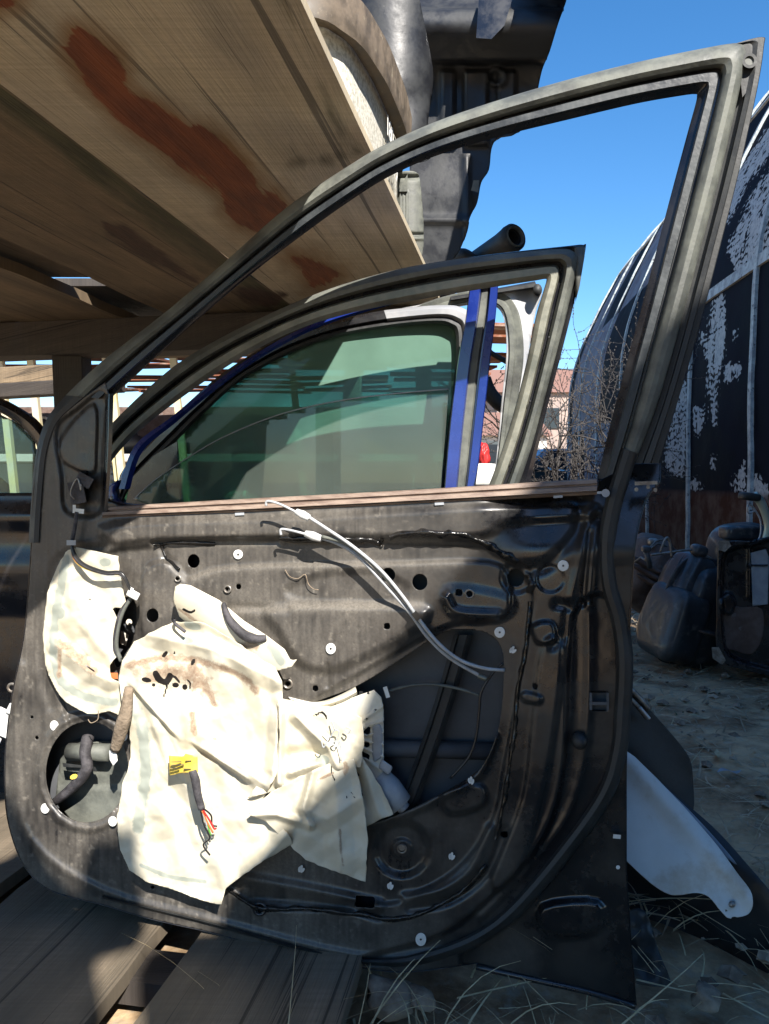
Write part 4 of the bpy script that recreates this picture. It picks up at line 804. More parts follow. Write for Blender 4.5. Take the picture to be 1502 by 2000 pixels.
relief('bumper_shell', PC, np.concatenate([outl((800, -160), (1150, -160)), cat([(1120, -60), (1106, 0), (1092, 40), (1074, 100), (1058, 140), (1044, 205), (1030, 240), (1006, 262), (972, 270), (960, 290), (955, 330), (940, 355), (932, 395), (918, 425), (905, 470), (890, 500), (860, 520), (800, 520)], 4)]), M['blackplastic'], bp_, (), 5, hbmp, .004)
multi('bumper_bracket', [prism(PC, [(935, 0), (1000, 0), (985, 50), (960, 76), (930, 74)], .05, .14)], M['black'], bp_, False)
multi('bumper_tab', [prism(PC, [(925, 352), (936, 352), (934, 376), (920, 372)], .0, .03)], M['rubber_dusty'], bp_, False)
vs = [(.36, 1.36, HC+.93), (.92, 1.36, HC+.93), (.92, 2.1, HC+1.40), (.36, 2.1, HC+1.40)]; vs = vs+[(a, b, c+.03) for a, b, c in vs]  # unseen plate, added only to keep sun off the bumper below
tag(mesh('shade_plate', vs, [(0, 1, 2, 3), (4, 7, 6, 5), (0, 4, 5, 1), (1, 5, 6, 2), (2, 6, 7, 3), (3, 7, 4, 0)], M['blackplastic'], None, False), 'unseen black plate added above the big bumper to shade it', 'shade plate')
PD = DP(1.78)
lampu = thing('lamp_housing', 'grey ribbed plastic lamp housing standing on the edge of the rack', 'car part', PD(800, 505))
def hlh(X, Y):
    h = .04*np.sqrt(np.clip(1-((X-790)/42)**2, 0, 1))
    for x in (782, 788, 794): h += .006*np.exp(-((X-x)/1.6)**2)*(Y > 372)*(Y < 455)
    h += -.01*np.exp(-((Y-346)/4)**2)-.008*np.exp(-((Y-458)/3)**2)+.006*np.exp(-((Y-466)/3)**2)
    return h
relief('housing', PD, cat([(772, 345), (790, 334), (812, 336), (820, 350), (825, 400), (828, 450), (824, 500), (806, 510), (790, 490), (772, 440), (762, 400)], 5, True), M['rubber_dusty'], lampu, (), 2.5, hlh, .003)
multi('housing_wedge', [prism(PD, [(776, 374), (796, 340), (796, 374)], .03, .048)], M['rubber_dusty'], lampu, False)
# end of a rolled tube
rt = thing('hose', 'black flexible hose with an open ribbed end pointing out above the doors', 'hose', at(960, 500, 2.3))
A_ = at(1006, 462, 2.2); B_ = at(905, 520, 2.75)
ax = (A_-B_)/np.linalg.norm(A_-B_)
def wall_tube(name, A, B, prof, mat, parent, n=28):
    t = B-A; L = np.linalg.norm(t); t = t/L; u = np.cross(t, [0, 0, 1]); u /= np.linalg.norm(u); v = np.cross(t, u); V = []
    for s, r_ in prof:
        for k in range(n): a = 2*math.pi*k/n; V.append(A+t*s+r_*(math.cos(a)*u+math.sin(a)*v))
    return sharp(mesh(name, V, [(i*n+k, i*n+(k+1) % n, (i+1)*n+(k+1) % n, (i+1)*n+k) for i in range(len(prof)-1) for k in range(n)], mat, parent), 40)
axc = (np.array([-.30, .55, -.10])); axc = A_+axc*.9
wall_tube('hose_body', A_, axc, [(.2, .022), (0.03, .022), (.012, .023), (.012, .028), (.0, .030), (-.004, .034), (.002, .039), (.018, .040), (.03, .038), (.06, .036), (.5, .04)], M['rubber'], rt)
wall_tube('hose_lip', A_, axc, [(.004, .024), (-.002, .025), (-.006, .0285), (-.002, .0315), (.004, .032)], M['rubber_dusty'], rt)
tag(tube('pipe', cat([tuple(at(880, 520, 2.4)), tuple(at(900, 498, 2.3)), tuple(at(925, 512, 2.3)), tuple(at(940, 530, 2.4))], 5), .02, M['rubber'], n=12), 'short bent grey pipe between the bumper and the hose', 'pipe')

# ================================================================== GROUND AND PLANKS
M['ground'] = mk('dry_soil', (.24, .155, .085), (.56, .40, .235), 8, .95, .95, bump=.9, bsc=14, c3=(.38, .33, .25), sc3=26, lo3=.55, hi3=.72)[0]
for n_g in M['ground'].node_tree.nodes:
    if n_g.type == 'BUMP': n_g.inputs['Distance'].default_value = .014
n = 160; gx = np.concatenate([np.linspace(-400, -6, 14), np.linspace(-5.9, 5.9, n), np.linspace(6, 400, 14)]); gy = np.concatenate([np.linspace(-300, -2.6, 10), np.linspace(-2.5, 9.5, n), np.linspace(9.8, 900, 20)])
GX, GY = np.meshgrid(gx, gy); near = sst((9-np.abs(GX))/3)*sst((16-GY)/4)*sst((GY+5)/2)
GZ = (fbm(GX, GY, .5, 1)-.47)*.07*near+(fbm(GX, GY, .09, 4)-.47)*.03*near-.012
GZ -= .03*sst((.75-np.abs(GX+.3))/.2)*sst((2-GY)/.3)
I_ = np.arange(GX.size).reshape(GX.shape)
gf = np.stack([I_[:-1, :-1], I_[:-1, 1:], I_[1:, 1:], I_[1:, :-1]], -1).reshape(-1, 4)
gr = mesh('ground', np.stack([GX, GY, GZ], -1).reshape(-1, 3), gf, M['ground']); gr['kind'] = 'structure'
def gz(x, y): return 0.0
zp = .05
pal = [(-1.75, -1.30, 'grey wooden floor plank at the far left'), (-1.28, -.84, 'wide grey wooden floor plank under the speaker hole'), (-.80, -.523, 'wooden floor plank left of the dark gap in the middle'), (-.458, -.214, 'wooden floor plank right of the dark gap, beside the grass')]
for k, (a, b, lab) in enumerate(pal):
    o = board('floor_plank', a, b, zp-.02, -.6 if k else -.5, 2.3-.1*k, .022, M['wood_grey'], None, False, .008, 20+k); tag(o, lab, 'plank', 'floor planks under the doors')
for Y in (.45, 1.15, 1.9):
    v, f = box((-.95, Y, .013), 1.6, .07, .033, (1, -g, 0), (g, 1, 0)); v = np.array(v)
    tag(mesh('floor_joist', v, f, M['wood_black'], None, False, uv=v[:, :2]), 'dark joist %s under the floor planks' % ('nearest' if Y < 1 else 'in the middle' if Y < 1.5 else 'farthest back'), 'joist', 'joists under the planks')
# straw, dead grass
def blades(n, reg, name, mat, lmin, lmax, up_, wd_, label, seed):
    r = np.random.RandomState(seed); V = []; Fs = []
    for i in range(n):
        x, y = reg(r); a = r.rand()*6.28; L = lmin+(lmax-lmin)*r.rand()**2; e = up_*r.rand(); bend = (r.rand()-.5)*1.6
        p = np.array([x, y, .0+.01*r.rand()]); k = 5; w_ = wd_*(.5+r.rand())
        pts = []
        for j in range(k+1):
            t = j/k; aa = a+bend*t; ee = e*(1-t*1.1)
            pts.append(p.copy()); p = p+np.array([math.cos(aa)*math.cos(ee), math.sin(aa)*math.cos(ee), math.sin(ee)])*L/k; p[2] = max(p[2], .004)
        s = np.array([-math.sin(a), math.cos(a), .3])*w_; o = len(V)
        for j, q in enumerate(pts): f = 1-.75*j/k; V += [q-s*f, q+s*f]
        Fs += [(o+2*j, o+2*j+1, o+2*j+3, o+2*j+2) for j in range(k)]
    o = mesh(name, V, Fs, mat, None, True); o['kind'] = 'stuff'; tag(o, label, 'grass'); return o
def pebbles(n, reg, name, label, seed, s0, s1):
    r_ = np.random.RandomState(seed); V = []; Fs = []
    for i in range(n):
        x, y = reg(r_); s = s0+(s1-s0)*r_.rand()**3; o = len(V)
        for v in ((1, 0, 0), (-1, 0, 0), (0, 1, 0), (0, -1, 0), (0, 0, .7), (0, 0, -.5), (.7, .7, .3), (-.7, .6, .35), (.6, -.7, .3), (-.6, -.7, .3)): V.append((x+s*v[0]*(.7+.5*r_.rand()), y+s*v[1]*(.7+.5*r_.rand()), .004+s*v[2]))
        Fs += [tuple(o+k for k in f) for f in ((4, 6, 2), (4, 0, 6), (4, 2, 7), (4, 7, 1), (4, 1, 9), (4, 9, 3), (4, 3, 8), (4, 8, 0), (6, 0, 5), (6, 5, 2), (2, 5, 7), (7, 5, 1), (1, 5, 9), (9, 5, 3), (3, 5, 8), (8, 5, 0))]
    o = mesh(name, V, Fs, M['pebble'], None, False); o['kind'] = 'stuff'; tag(o, label, 'gravel')
M['pebble'] = mk('pebbles', (.14, .10, .07), (.42, .34, .25), 9, .9, bump=.3, bsc=120)[0]
pebbles(3000, lambda r: (.2+2.8*r.rand(), .7+5*r.rand()), 'gravel', 'small clods and pebbles scattered over the bare soil', 6, .003, .022)
M['straw'] = mk('dry_straw', (.42, .33, .18), (.60, .49, .29), 50, .8)[0]; M['straw2'] = mk('dead_leaf_litter', (.24, .18, .11), (.50, .40, .27), 9, .9)[0]
M['greenleaf'] = mk('green_weed', (.05, .09, .03), (.09, .14, .05), 30, .8)[0]
def regA(r): x = -.18+1.5*r.rand(); return x, .55+.9*r.rand()*(1 if x > .1 else .6)
def regB(r): x = .3+2.6*r.rand(); return x, 1.2+4.5*r.rand()**1.3
blades(900, regA, 'dry_grass', M['straw'], .04, .24, .9, .0011, 'long dry grass stalks in front of the right end of the stripped door', 1)
blades(9000, regB, 'ground_litter', M['straw2'], .02, .13, .45, .0022, 'dead grass and leaf litter on the bare soil at the right', 2)
blades(700, regB, 'straw_bits', M['straw'], .05, .3, .35, .0013, 'scattered pale straw on the bare soil at the right', 3)
blades(260, regB, 'green_weeds', M['greenleaf'], .02, .07, .7, .0022, 'small green weeds on the bare soil at the right', 4)
for k, (px, py, d, a) in enumerate(((1423, 1577, 1.78, .3), (1365, 1440, 2.2, .1), (1400, 1560, 1.9, 1.2))):
    c = at(px, py, d); c[2] = .02; t = np.linspace(0, 1, 7); wv = .012*np.sin(t*math.pi); V = []; ca_, sa_ = math.cos(a), math.sin(a)
    for s_ in (-1, 1): V += [(c[0]+(u-.5)*.07*ca_-s_*w_*sa_, c[1]+(u-.5)*.07*sa_+s_*w_*ca_, c[2]+.006*math.sin(u*6)) for u, w_ in zip(t, wv)]
    tag(mesh('fallen_leaf', V, [(i, i+1, 8+i, 7+i) for i in range(6)], M['greyplastic'] if k == 0 else M['straw']), ['pale curled leaf on the soil beside the black bumper', 'tan leaf on the soil beyond the black fender', 'small tan leaf lying next to the pale curled leaf'][k], 'leaf')
# ================================================================== PARTS AT THE LOWER RIGHT
M['whitepaint'] = mk('old_white_paint', (.62, .63, .60), (.54, .55, .52), 8, .4, .55, c3=(.36, .25, .13), sc3=8, lo3=.52, hi3=.75, bump=.1, bsc=90)[0]
PW = Plane(at(1300, 1620, 1.12), (-.25, -.75, .55))
wp = thing('white_fender_piece', 'tapering white metal panel with rusty stains lying against the black bumper', 'panel', at(1300, 1700, 1.1))
wo = np.concatenate([outl((1200, 1450), (1240, 1478), (1285, 1522)), cat([(1340, 1580), (1400, 1650), (1440, 1705), (1466, 1740), (1470, 1765), (1462, 1785), (1440, 1792)], 4), outl((1432, 1788), (1428, 1794), (1420, 1792)), cat([(1405, 1776), (1385, 1752), (1360, 1744), (1330, 1748), (1305, 1746), (1270, 1724), (1218, 1676), (1195, 1655)], 4)])
relief('panel', PW, wo, M['whitepaint'], wp, [circ(1418, 1778, 3)], 3, lambda X, Y: .008*np.exp(-((np.hypot(X-1350, Y-1690))/50)**2)+.01*np.exp(-((X-1260)+(Y-1520)*-.9)**2/900), .003)
multi('bolt', [disc(PW, 1430, 1766, 7, 0, .006)], M['steel'], wp)
PG = Plane(at(1340, 1650, 1.26), (-.35, -.75, .56))
bb = thing('bumper', 'long dark bumper lying on the ground under the white metal panel', 'bumper', at(1380, 1800, 1.2))
def hbb(X, Y):
    u = (X-1215)*.66-(Y-1480)*.75; return .09*np.exp(-(u/110)**2)+(fbm(X, Y, 80, 3)-.5)*.01-.03*sst((-u-120)/60)
relief('bumper_shell', PG, np.concatenate([outl((1150, 1440), (1222, 1478)), cat([(1262, 1500), (1320, 1552), (1400, 1622), (1470, 1700), (1530, 1770), (1700, 1960)], 5), outl((1720, 2250), (1420, 2180)), cat([(1330, 1960), (1290, 1860), (1230, 1800), (1150, 1740)], 4)]), M['blackplastic'], bb, (), 6, hbb, .004)
relief('bumper_lip', PG, cat([(1222, 1484), (1262, 1506), (1330, 1566), (1400, 1640), (1440, 1690), (1400, 1660), (1330, 1600), (1270, 1545), (1228, 1500)], 3, True), M['greyplastic'], bb, (), 4, lambda X, Y: hbb(X, Y)+.006, .002)
PF = DP(1.38)
bf = thing('fender', 'glossy black fender standing behind the right end of the stripped door', 'fender', PF(1280, 1560))
relief('fender_shell', PF, np.concatenate([outl((1130, 1300), (1215, 1332)), cat([(1232, 1346), (1262, 1378), (1300, 1420), (1335, 1462), (1350, 1490), (1354, 1530), (1356, 1570), (1350, 1600)], 4), outl((1240, 1600), (1130, 1560))]), M['rubber'], bf, (), 5, lambda X, Y: .04*np.exp(-(((X-1240)*.7+(Y-1500)*-.5)/60)**2), .003)
multi('fender_edge', [pxtube('x', PF, [(1215, 1330), (1240, 1354), (1268, 1386)], .015, .005, None, pts_only=True), pxtube('x', PF, [(1222, 1356), (1246, 1380), (1264, 1404)], .03, .004, None, pts_only=True)], M['steel'], bf)
sh = thing('side_marker', 'short curved piece of bright trim on the black fender', 'trim', PF(1262, 1400, .02)); pxtube('strip', PF, [(1250, 1382), (1260, 1394), (1268, 1404)], .045, .003, M['silver'], sh)
PM = Plane(at(1270, 1880, 1.1), (-.1, -.9, .3))
mp_ = relief('metal_offcut', PM, cat([(1222, 1790), (1260, 1780), (1288, 1860), (1312, 1930), (1280, 1965), (1240, 1950), (1225, 1880)], 4, True), M['teal'], None, (), 6, lambda X, Y: (fbm(X, Y, 30, 6)-.5)*.02, .002); tag(mp_, 'dented blue grey metal offcut standing at the lower right corner of the stripped door', 'metal scrap')
for k, (px, py, r_, lab) in enumerate(((760, 1950, .03, 'rough grey stone in front of the bottom edge of the stripped door'), (1380, 1960, .02, 'small stone among the dry grass at the lower right'), (820, 1985, .02, 'small stone beside the rough grey stone'))):
    c = at(px, py, 1.0); c[2] = .01; tag(mesh('stone', *lump(c, (r_, r_*.8, r_*.6), 4, (.3*k, .2, k), 12, 8, ns=.5, seed=k), M['pebble']), lab, 'stone')

# ================================================================== FUEL TANKS
M['tank'] = mk('black_plastic_tank', (.022, .024, .028), (.05, .052, .056), 7, .35, .55, bump=.05, bsc=60, c3=(.12, .11, .10), sc3=22, lo3=.56, hi3=.70, coat=.3)[0]
M['rusty'] = mk('rusty_steel', (.09, .05, .035), (.16, .11, .09), 12, .6, .8, bump=.4, bsc=50, c3=(.22, .22, .22), sc3=18, lo3=.6, hi3=.7)[0]
def on(px, py, d): p = at(px, py, d); return p
t1 = thing('fuel_tank', 'dark moulded plastic fuel tank slumped on the ground, middle of the three tanks', 'fuel tank', at(1330, 1285, 2.95)*[1, 1, 0], 'scrap fuel tanks by the hangar')
V, Fs = lump(at(1352, 1195, 2.95), (.12, .15, .195), 5, (.15, .28, .2), ns=.08, seed=2); mesh('tank_shell', V, Fs, M['tank'], t1)
V, Fs = lump(at(1312, 1215, 2.88), (.075, .12, .14), 4.5, (.1, .3, .3), ns=.1, seed=3); mesh('tank_lobe', V, Fs, M['tank'], t1)
V, Fs = lump(at(1340, 1130, 2.9), (.055, .09, .10), 4.5, (0, .5, .2)); mesh('tank_lobe', V, Fs, M['tank'], t1)
for c_, r_, ro in (((1352, 1195, 2.90), (.142, .010, .217), (.15, .28, .2)), ((1340, 1130, 2.9), (.06, .008, .105), (0, .5, .2))):
    mesh('tank_seam', *lump(at(*c_), r_, 3, ro, ns=.05), M['tank'], t1)
for k in range(4): mesh('tank_rib', *lump(at(1330+k*14, 1170+k*8, 2.82), (.008, .012, .07), 3, (.1, .35, 0)), M['tank'], t1)
mesh('tank_strap', *lump(at(1352, 1215, 2.93), (.135, .155, .012), 3, (.15, .28, .2)), M['rusty'], t1)
mesh('tank_patch', *lump(at(1356, 1205, 2.80), (.022, .02, .055), 3, (0, .45, 0)), M['rusty'], t1)
for pts in ([(1290, 1078), (1300, 1052), (1308, 1056), (1312, 1090)], [(1272, 1084), (1300, 1080), (1350, 1074), (1360, 1082), (1386, 1090)], [(1350, 1080), (1372, 1082), (1390, 1092)]):
    q = cat(pts, 5); tube('fuel_pipe', at(q[:, 0], q[:, 1], 2.85), .0045, M['steel'], t1, 6)
mesh('filler_neck', *lump(at(1365, 1075, 2.85), (.03, .03, .022), 3, (0, .3, 0)), M['tank'], t1)
mesh('filler_neck', *lump(at(1262, 1072, 2.9), (.016, .016, .012), 4), M['tank'], t1); tube('stem', np.array([at(1262, 1074, 2.9), at(1270, 1110, 2.9)]), .01, M['tank'], t1)
t0 = thing('fuel_tank', 'small rusty ribbed metal tank, leftmost of the tanks, partly behind the stripped door', 'fuel tank', at(1265, 1180, 3.4)*[1, 1, 0], 'scrap fuel tanks by the hangar')
V, Fs = lump(at(1262, 1122, 3.3), (.12, .12, .17), 3, (.1, .35, .3), ns=.25, seed=5); mesh('tank_shell', V, Fs, M['rusty'], t0)
for k in range(3): mesh('rib', *lump(at(1255+k*14, 1100+k*22, 3.17), (.10, .02, .012), 2.4, (0, .5, 0)), M['rusty'], t0)
mesh('filler_neck', *lump(at(1275, 1058, 3.2), (.02, .02, .015), 3), M['steel'], t0)
t2 = thing('fuel_tank', 'tall black steel fuel tank with a raised rim, rightmost and nearest tank', 'fuel tank', at(1460, 1300, 2.6)*[1, 1, 0], 'scrap fuel tanks by the hangar')
PT = Plane(at(1450, 1180, 2.6), (-.25, -1, .05))
def ht(X, Y):
    o = cat([(1412, 1100), (1428, 1074), (1470, 1064), (1560, 1064), (1560, 1290), (1440, 1288), (1414, 1240)], 4, True); d = sdf(o, X, Y)
    h = -.05*sst(.5-d/8); h += .035*sst(.5-sdf(circ(1422, 1180, 14, 22), X, Y)/4); h += .03*sst(.5-sdf(rect(1464, 1110, 3, 120), X, Y)/3)
    h += .02*sst(.5-sdf(rect(1480, 1104, 40, 4), X, Y)/3); return h
relief('tank_shell', PT, cat([(1402, 1100), (1406, 1068), (1430, 1056), (1480, 1058), (1600, 1058), (1600, 1310), (1440, 1305), (1402, 1270), (1400, 1200)], 4, True), M['black'], t2, (), 2.5, ht, .01)
mesh('tank_body', *lump(at(1500, 1180, 2.78), (.16, .13, .215), 6, (0, 0, -.2)), M['tank'], t2)
relief('mud_patch', PT, cat([(1408, 1200), (1430, 1184), (1450, 1186), (1488, 1190), (1490, 1240), (1470, 1276), (1440, 1272), (1408, 1256)], 4, True), M['rusty'], t2, (), 4, lambda X, Y: -.042+0*X, .002)
relief('bare_panel', PT, [(1466, 1080), (1496, 1072), (1502, 1090), (1500, 1180), (1470, 1184)], M['greyplastic'], t2, (), 4, lambda X, Y: -.040+0*X, .002)
for v_ in ([(1404, 1056), (1424, 1056), (1428, 1066), (1416, 1078), (1404, 1074)], [(1390, 1264), (1404, 1264), (1418, 1290), (1410, 1298), (1392, 1286)]): multi('lug', [prism(PT, v_, 0, .01)], M['steel'], t2, False)
t3 = thing('fuel_tank', 'black tank with a pale filler pipe, behind the tall steel tank', 'fuel tank', at(1450, 1080, 3.1)*[1, 1, 0], 'scrap fuel tanks by the hangar')
mesh('tank_shell', *lump(at(1452, 1120, 3.0), (.125, .12, .20), 3.2, (0, -.1, 0)), M['tank'], t3)
V, Fs = lump(at(1445, 1040, 2.9), (.07, .05, .03), 4); mesh('tank_top', V, Fs, M['tank'], t3)
M['palemetal'] = mk('pale_zinc_pipe', (.45, .50, .40), (.55, .58, .45), 20, .35, metal=.3)[0]
q = cat([(1472, 968), (1484, 978), (1494, 1000), (1500, 1030), (1494, 1060)], 5); tube('filler_pipe', at(q[:, 0], q[:, 1], 2.75), [.018, .015, .013, .013], M['palemetal'], t3, 14)
q = cat([(1474, 998), (1462, 1002), (1460, 990), (1466, 986), (1484, 1012), (1486, 1040), (1480, 1058)], 5); tube('vent_pipe', at(q[:, 0], q[:, 1], 2.72), .0035, M['silver'], t3, 6)
mesh('filler_cap', *lump(at(1464, 970, 2.72), (.034, .03, .014), 4, (0, .15, 0)), M['rubber'], t3)
for k in range(4):
    a = RNG.rand(4); p = at(1250+a[0]*40, 1075+a[1]*30, 3.0); q_ = p+np.array([.2*(a[2]-.3), .05, .12*(a[3]-.3)])
    tag(tube('metal_rod', np.array([p, (p+q_)/2+[0, 0, .02], q_]), .004, M['steel'], None, 6), ['bent steel rod poking up beside the leftmost tank', 'short steel rod beside the leftmost tank', 'thin rod lying across the leftmost tank', 'loose rod behind the leftmost tank'][k], 'rod', 'loose rods by the tanks')

# ================================================================== HANGAR
def hangar_mat():
    p = mk('tar_paper', (.004, .005, .009), (.010, .011, .018), 3, .65, .8, bump=.3, bsc=25, spec=.03)
    m, t, b, mix, mixf, nz, col, rough = p; N, L = t.nodes, t.links
    a = N.new('ShaderNodeAttribute'); a.attribute_name = 'peel'; tc = N.new('ShaderNodeTexCoord')
    mp = N.new('ShaderNodeMapping'); mp.inputs['Scale'].default_value = (7, 7, 2.2); L.new(tc.outputs['Object'], mp.inputs[0])
    n = N.new('ShaderNodeTexNoise'); n.inputs['Scale'].default_value = 1.6; n.inputs['Detail'].default_value = 10; n.inputs['Roughness'].default_value = .72; L.new(mp.outputs[0], n.inputs[0])
    wv = N.new('ShaderNodeTexWave'); wv.bands_direction = 'Z'; wv.inputs['Scale'].default_value = 5.5; wv.inputs['Distortion'].default_value = 9; wv.inputs['Detail'].default_value = 4; wv.inputs['Detail Scale'].default_value = 2; L.new(tc.outputs['Object'], wv.inputs[0])
    ad = N.new('ShaderNodeMath'); ad.operation = 'MULTIPLY_ADD'; L.new(n.outputs[0], ad.inputs[0]); ad.inputs[1].default_value = 1.5; L.new(a.outputs['Fac'], ad.inputs[2])
    ad2 = N.new('ShaderNodeMath'); ad2.operation = 'MULTIPLY_ADD'; L.new(wv.outputs[1], ad2.inputs[0]); ad2.inputs[1].default_value = -.22; L.new(ad.outputs[0], ad2.inputs[2])
    r = N.new('ShaderNodeMapRange'); r.inputs[1].default_value = 1.17; r.inputs[2].default_value = 1.22; L.new(ad2.outputs[0], r.inputs[0])
    c = mix(r.outputs[0], col, mix(nz(30, .4, .6), (.40, .43, .44), (.28, .31, .33)))
    rr = N.new('ShaderNodeAttribute'); rr.attribute_name = 'rustband'
    c = mix(rr.outputs['Fac'], c, mix(nz(6, .4, .62), (.055, .022, .014), (.11, .075, .06)))
    bb_ = N.new('ShaderNodeAttribute'); bb_.attribute_name = 'bare'
    c = mix(bb_.outputs['Fac'], c, mix(nz(4, .35, .65), (.20, .24, .30), (.13, .12, .15)))
    L.new(c, b.inputs['Base Color']); return m
M['tarpaper'] = hangar_mat()
M['batten'] = mk('pale_batten', (.40, .46, .47), (.22, .25, .27), 14, .7, .8, c3=(.05, .05, .06), sc3=20, lo3=.6, hi3=.66)[0]
hang = thing('hangar', 'tall curved hangar clad in peeling black tar paper with pale battens', 'building', (2.9, 8, 0))
XC, GS = 2.17, .079
prof = cat([(0, -.1), (0, .8), (0, 1.5), (.06, 2.42), (.36, 3.33), (.95, 4.42), (1.54, 5.05), (2.6, 5.8), (4.5, 6.4), (6.5, 5.8), (8.3, 4), (8.9, 2), (9, 0)], 10)
pl_ = np.r_[0, np.cumsum(np.linalg.norm(np.diff(prof, axis=0), axis=1))]
def hp(s, Y, o=0.0):       # arc length s along the profile, depth Y, outward offset
    dx = np.interp(s, pl_, prof[:, 0]); h = np.interp(s, pl_, prof[:, 1]); e = .02
    tx = np.interp(s+e, pl_, prof[:, 0])-np.interp(s-e, pl_, prof[:, 0]); th = np.interp(s+e, pl_, prof[:, 1])-np.interp(s-e, pl_, prof[:, 1]); L = np.hypot(tx, th)+1e-9
    return np.stack([XC+GS*Y+dx-o*th/L, Y+0*dx, h+o*tx/L], -1)
PEEL = [outl((1395, 585), (1412, 570), (1420, 620), (1414, 700), (1404, 740), (1398, 835), (1388, 815), (1380, 730), (1374, 700), (1384, 640)), outl((1355, 790), (1372, 795), (1376, 830), (1362, 850), (1352, 820)), outl((1420, 490), (1448, 420), (1480, 360), (1520, 300), (1520, 470), (1480, 520), (1440, 540)), outl((1405, 420), (1440, 330), (1500, 250), (1520, 250), (1520, 280), (1460, 360), (1420, 440)),
        outl((1412, 720), (1440, 705), (1448, 720), (1430, 748), (1414, 744)), outl((1300, 900), (1308, 800), (1330, 720), (1342, 760), (1336, 930), (1310, 930)), outl((1430, 640), (1440, 645), (1436, 668), (1430, 664)), outl((1455, 930), (1480, 925), (1502, 960), (1502, 1000), (1470, 990)), outl((1345, 935), (1368, 940), (1370, 955), (1344, 956)), outl((1388, 892), (1394, 890), (1396, 915), (1389, 912)), outl((1368, 650), (1378, 645), (1376, 672), (1368, 676)), outl((1430, 940), (1456, 900), (1458, 960), (1436, 962))]
sN, yN = 300, 330; ss = np.linspace(0, pl_[-1], sN)**1.0; ss = np.concatenate([np.linspace(0, 7, 230), np.linspace(7.1, pl_[-1], 60)]); yy = np.concatenate([np.linspace(.6, 2.15, 30), np.linspace(2.2, 9, 260), np.linspace(9.06, 13.6, 80)])
SS, YY = np.meshgrid(ss, yy); wob = (fbm(SS, YY, .9, 3)-.5)*.05
HPt = hp(SS.ravel(), YY.ravel(), wob.ravel()); px, py = proj(HPt)
peel = np.full(px.shape, .0); vis = SS.ravel() < 7
for q in PEEL: peel[vis] = np.maximum(peel[vis], np.clip(.5-sdf(q, px[vis], py[vis])/30, 0, .66))
hh_ = HPt[:, 2]; rustb = sst((.62-hh_)/.03*1.0)*(YY.ravel() < 9)
bare = ((fbm(np.floor(YY.ravel()/1.2)*3.3, np.floor(SS.ravel()/1.6)*5.1, 1.0, 8) > .50) & (YY.ravel() > 8.2)).astype(float)*.85
I_ = np.arange(SS.size).reshape(SS.shape); hf_ = np.stack([I_[:-1, :-1], I_[1:, :-1], I_[1:, 1:], I_[:-1, 1:]], -1).reshape(-1, 4)
mesh('shell', HPt, hf_, M['tarpaper'], hang, attrs={'peel': peel, 'rustband': rustb*.9, 'bare': bare})
def batten_(ys, s0, s1, w_=.05, along=False, seed=0):
    if not along:
        s = np.linspace(s0, s1, 60); o = w_/2*(1+.25*(vnoise(s, s*0, .15, seed)-.5)); A = hp(s, ys-o, .025+wobf(s, ys)); B = hp(s, ys+o, .025+wobf(s, ys)); A2 = hp(s, ys-o, -.03); B2 = hp(s, ys+o, -.03)
    else:
        y = np.linspace(s0, s1, 60); A = hp(ys-w_/2+0*y, y, .02+wobf(ys+0*y, y)); B = hp(ys+w_/2+0*y, y, .02+wobf(ys+0*y, y)); A2 = hp(ys-w_/2+0*y, y, -.03); B2 = hp(ys+w_/2+0*y, y, -.03)
    m = len(A); V = np.concatenate([A2, A, B, B2]); return mesh('batten', V, [(k*m+i, k*m+i+1, (k+1)*m+i+1, (k+1)*m+i) for k in range(3) for i in range(m-1)], M['batten'], hang, False)
def wobf(s, y): s = np.asarray(s, float); y = np.asarray(y, float)+0*s; return (fbm(s, y, .9, 3)-.5)*.05
for k, Y in enumerate((1.7, 3.0, 4.2, 5.45, 6.85, 8.2, 9.6, 11.0, 12.4, 13.55)): batten_(Y, .02 if k > 2 else .6, 8.5, .055, False, k)
batten_(2.34, .6, 6.9, .085, True)
batten_(4.6, 3, 13.5, .08, True)
# end wall of the hangar
ew = hp(np.linspace(0, pl_[-1], 70), 13.58); mesh('end_wall', ew, [tuple(range(70))], M['tarpaper'], hang, False)
ew = hp(np.linspace(0, pl_[-1], 70), .62); mesh('end_wall', ew, [tuple(range(70))], M['tarpaper'], hang, False)
# ================================================================== DISTANCE
M['pink'] = mk('pink_plaster', (.34, .26, .22), (.26, .21, .19), 2, .9)[0]; M['roof'] = mk('red_roof', (.22, .12, .09), None, r1=.7)[0]; M['win'] = mk('dark_window', (.02, .025, .03), None, r1=.1)[0]; M['pale'] = mk('pale_wall', (.5, .48, .44), (.42, .40, .38), 2, .9)[0]
def house(x, y, w_, d_, h_, wall, roofh, lab, ys=-.0):
    t = thing('house', lab, 'house', (x, y, 0)); multi('wall', [box((x, y, h_/2), w_, d_, h_)], wall, t, False)
    V = [(x-w_/2-.3, y-d_/2-.3, h_), (x+w_/2+.3, y-d_/2-.3, h_), (x+w_/2+.3, y+d_/2+.3, h_), (x-w_/2-.3, y+d_/2+.3, h_), (x-w_/2, y, h_+roofh), (x+w_/2, y, h_+roofh)]
    mesh('roof', V, [(0, 1, 5, 4), (2, 3, 4, 5), (1, 2, 5), (3, 0, 4), (0, 3, 2, 1)], M['roof'], t, False)
    for k in range(4):
        for r_ in range(max(1, int(h_/3))): multi('window', [box((x-w_/2+w_*(k+.5)/4, y-d_/2-.02, 1.6+r_*3), w_*.11, .08, 1.3)], M['win'], t, False)
house(11.5, 52, 9, 8, 6.2, M['pink'], 2, 'pink plastered house far off between the door frame and the hangar'); house(9.5, 70, 7, 8, 8.5, M['pale'], 1.8, 'pale taller house behind the pink one')
